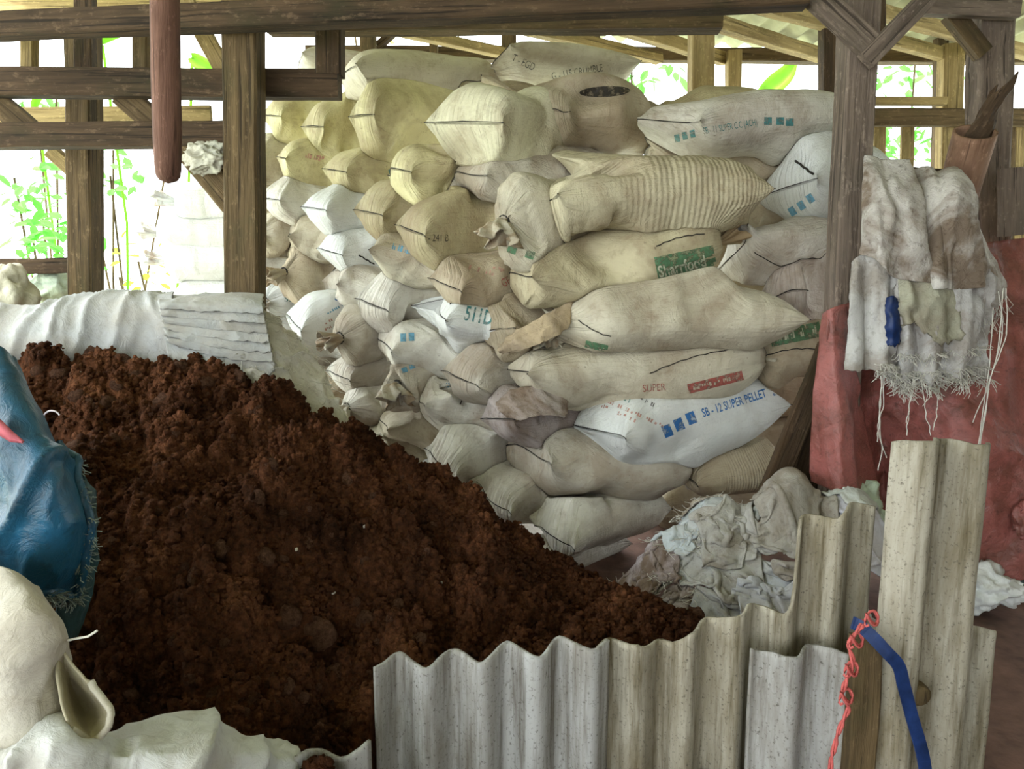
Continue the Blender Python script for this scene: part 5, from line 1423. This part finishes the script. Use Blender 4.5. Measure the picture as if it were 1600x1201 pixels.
rag_specs = [('rag_dirty', (0.40, 0.36, 0.35), 'dusty mauve grey rag at the foot of the rag heap, spread towards the soil', 1050, 2.44, .50, .40),
    ('rag', (0.42, 0.43, 0.43), 'grey sack hanging over the front of the rag heap', 1165, 2.36, .55, .45), ('rag_white', (0.52, 0.56, 0.60), 'bluish white rag low in the middle of the rag heap', 1215, 2.42, .45, .40),
    ('rag', (0.40, 0.37, 0.34), 'brown grey rag under the broken tongue of the sheet', 1300, 2.40, .50, .40), ('rag', (0.44, 0.44, 0.42), 'long grey folded sack across the rag heap', 1100, 2.50, .60, .40),
    ('rag_dirty', (0.40, 0.35, 0.36), 'purplish grey rag tucked at the left of the rag heap', 1020, 2.56, .42, .36),
    ('rag_white', (0.50, 0.55, 0.58), 'pale blue rag on the left crest of the rag heap', 1080, 2.62, .42, .36), ('rag_white', (0.52, 0.55, 0.55), 'frayed whitish rag at the top right of the rag heap', 1270, 2.60, .42, .36),
    ('rag_dirty', (0.42, 0.37, 0.30), 'tan rag at the top left of the rag heap below the tied sack', 1115, 2.70, .36, .34), ('rag', (0.30, 0.31, 0.28), 'dark olive rag beside the leaning plank', 1195, 2.60, .40, .34),
    ('rag', (0.46, 0.45, 0.42), 'crumpled grey sack on the middle of the rag heap', 1150, 2.54, .50, .36),
    ('rag_white', (0.48, 0.48, 0.53), 'lilac grey rag behind the tallest sheet', 1350, 2.46, .44, .36),
    ('rag', (0.38, 0.36, 0.32), 'brownish rag on the right crest of the rag heap', 1240, 2.50, .46, .36), ('rag_white', (0.46, 0.47, 0.50), 'pale grey rag showing left of the broken tongue', 1225, 2.36, .44, .36),
    ('rag_white', (0.50, 0.53, 0.50), 'greenish white rag on top of the rag heap by the tarpaulin', 1310, 2.56, .40, .32)]
rag_objs = []
for i, (mt, c, lab, px, Y, su, sv) in enumerate(rag_specs):
    p = drop_rag(44, 38, (su, sv), (P(px, 850, Y).x, Y), random.Random(i).uniform(-0.9, 0.9), 0.50, 100 + i, 75)
    o = origin_mesh('floor_rag', p.reshape(-1, 3), grid_faces(44, 38), M[mt], None, [(a % 38 / 38, a / 1672) for a in range(1672)], color=c)
    m = o.modifiers.new('smooth', 'SUBSURF'); m.levels = 1; m.render_levels = 1
    m = o.modifiers.new('thick', 'SOLIDIFY'); m.thickness = 0.004
    tag(o, lab, 'rag', 'rags heaped on the floor'); rag_objs.append((o, p))
for k in (6, 5, 8, 1):
    o, p = rag_objs[k]
    strands(p[0, ::2].tolist() + p[:, 0][::2].tolist(), 'fray', o, lng=(0.02, 0.06), n_each=3, down=0.1, spread=0.8, seed=k, r=0.0011)

# ------------------------------------------------------------------ plants outside
def leaf_quad(c, d, up, L, w):
    s = d.cross(up).normalized(); n = s.cross(d)
    return [c, c + d * L * .35 + s * w * .5 + n * L * .03, c + d * L * .75 + s * w * .38, c + d * L + n * (-L * .08), c + d * L * .75 - s * w * .38, c + d * L * .35 - s * w * .5 + n * L * .03], [(0, 1, 2, 3), (0, 3, 4, 5)]
def shrub(label, centre, rad, nleaf, L, mat, seed, base_z=0):
    rn = random.Random(seed)
    base = Vector((centre[0], centre[1], base_z))
    o = empty('shrub', base); tag(o, label, 'shrub', 'shrubs outside the shed')
    st = []; lf = []
    c = Vector(centre)
    for k in range(3):
        tip = c + Vector((rn.gauss(0, rad[0] * .6), rn.gauss(0, rad[1] * .6), rn.uniform(-.3, .8) * rad[2]))
        st.append(tube([base + Vector((rn.gauss(0, .03), rn.gauss(0, .03), 0)), (base + tip) / 2 + Vector((rn.gauss(0, .06), rn.gauss(0, .06), 0)), tip], 0.010, 5))
    for k in range(nleaf):
        while True:
            v = Vector((rn.uniform(-1, 1), rn.uniform(-1, 1), rn.uniform(-1, 1)))
            if v.length < 1: break
        p = c + Vector((v.x * rad[0], v.y * rad[1], v.z * rad[2]))
        d = Vector((rn.gauss(0, 1), rn.gauss(0, .7), rn.gauss(-.3, .5))).normalized()
        lf.append(leaf_quad(p, d, Vector((rn.gauss(0, .4), rn.gauss(-.5, .4), 1)).normalized(), L * rn.uniform(.6, 1.3), L * .55))
    V, F = join(st); origin_mesh('stems', V, F, M['wood'], o)
    V, F = join(lf); f = origin_mesh('foliage', V, F, M[mat], o, smooth=False); f['kind'] = 'stuff'
    return o
for i, (px, py, Y, rx, rz, n, mt, lab) in enumerate([
    (50, 300, 6.5, .30, .30, 60, 'leaf', 'leafy green shrub beyond the far left opening'), (95, 385, 6.2, .35, .25, 110, 'leaf', 'lower leafy shrub left of the slimmer post'),
    (172, 262, 6.8, .22, .30, 36, 'leaf', 'sparse shrub right of the slimmer post'), (228, 415, 7.0, .25, .40, 26, 'leaf_yellow', 'sparse shrub left of the far pile of sacks'),
    (1395, 225, 7.2, .45, .30, 110, 'leaf', 'leafy shrub seen through the right fence slats'), (1420, 120, 7.5, .5, .2, 50, 'leaf', 'shrub top above the right fence rail'), (30, 165, 7.0, .5, .25, 40, 'leaf', 'leafy branch between the left cross beams'),
    (640, 60, 8.0, .6, .3, 10, 'leaf_yellow', 'sparse shrub far behind the crown of the stack'), (1010, 108, 7.0, .4, .15, 30, 'leaf', 'shrub glimpsed right of the crown sacks')]):
    shrub(lab, P(px, py, Y), (rx, .35, rz), n, 0.13, mt, i + 50)
def banana(pts, w, label):
    pw = [P(*p) for p in pts]; V = []; n = 24
    for i in range(n):
        t = i / (n - 1); c = catmull(pw, t); d = (catmull(pw, min(1, t + .03)) - catmull(pw, max(0, t - .03))).normalized()
        s = d.cross(Vector((0, -1, 0))).normalized(); ww = w * math.sin(math.pi * (0.08 + 0.9 * t)) ** .7
        for a in (-1, -.5, 0, .5, 1): V.append(c + s * a * ww / 2 + Vector((0, -0.05 * abs(a), 0)))
    par = [x for x in bpy.data.objects if x.get('label') == label][0]
    o = origin_mesh('banana_leaf', V, grid_faces(n, 5), M['banana'], par)
    o.modifiers.new('thick', 'SOLIDIFY').thickness = 0.003
    base = Vector(par.location)
    V, F = tube([base, base * 0.4 + pw[0] * 0.6 + Vector((0, 0.2, -0.2)), pw[0]], 0.012, 6); origin_mesh('leaf_stalk', V, F, M['banana'], par)
banana([(1180, 160, 6.5), (1200, 140, 6.5), (1225, 118, 6.5), (1238, 96, 6.5)], 0.16, 'shrub glimpsed right of the crown sacks')
banana([(160, 70, 6.5), (175, 62, 6.5), (192, 58, 6.5)], 0.06, 'sparse shrub right of the slimmer post')
banana([(58, 172, 6.5), (66, 150, 6.5), (78, 140, 6.5)], 0.08, 'leafy branch between the left cross beams')
banana([(300, 90, 6.5), (318, 102, 6.5), (338, 112, 6.5)], 0.12, 'sparse shrub left of the far pile of sacks')
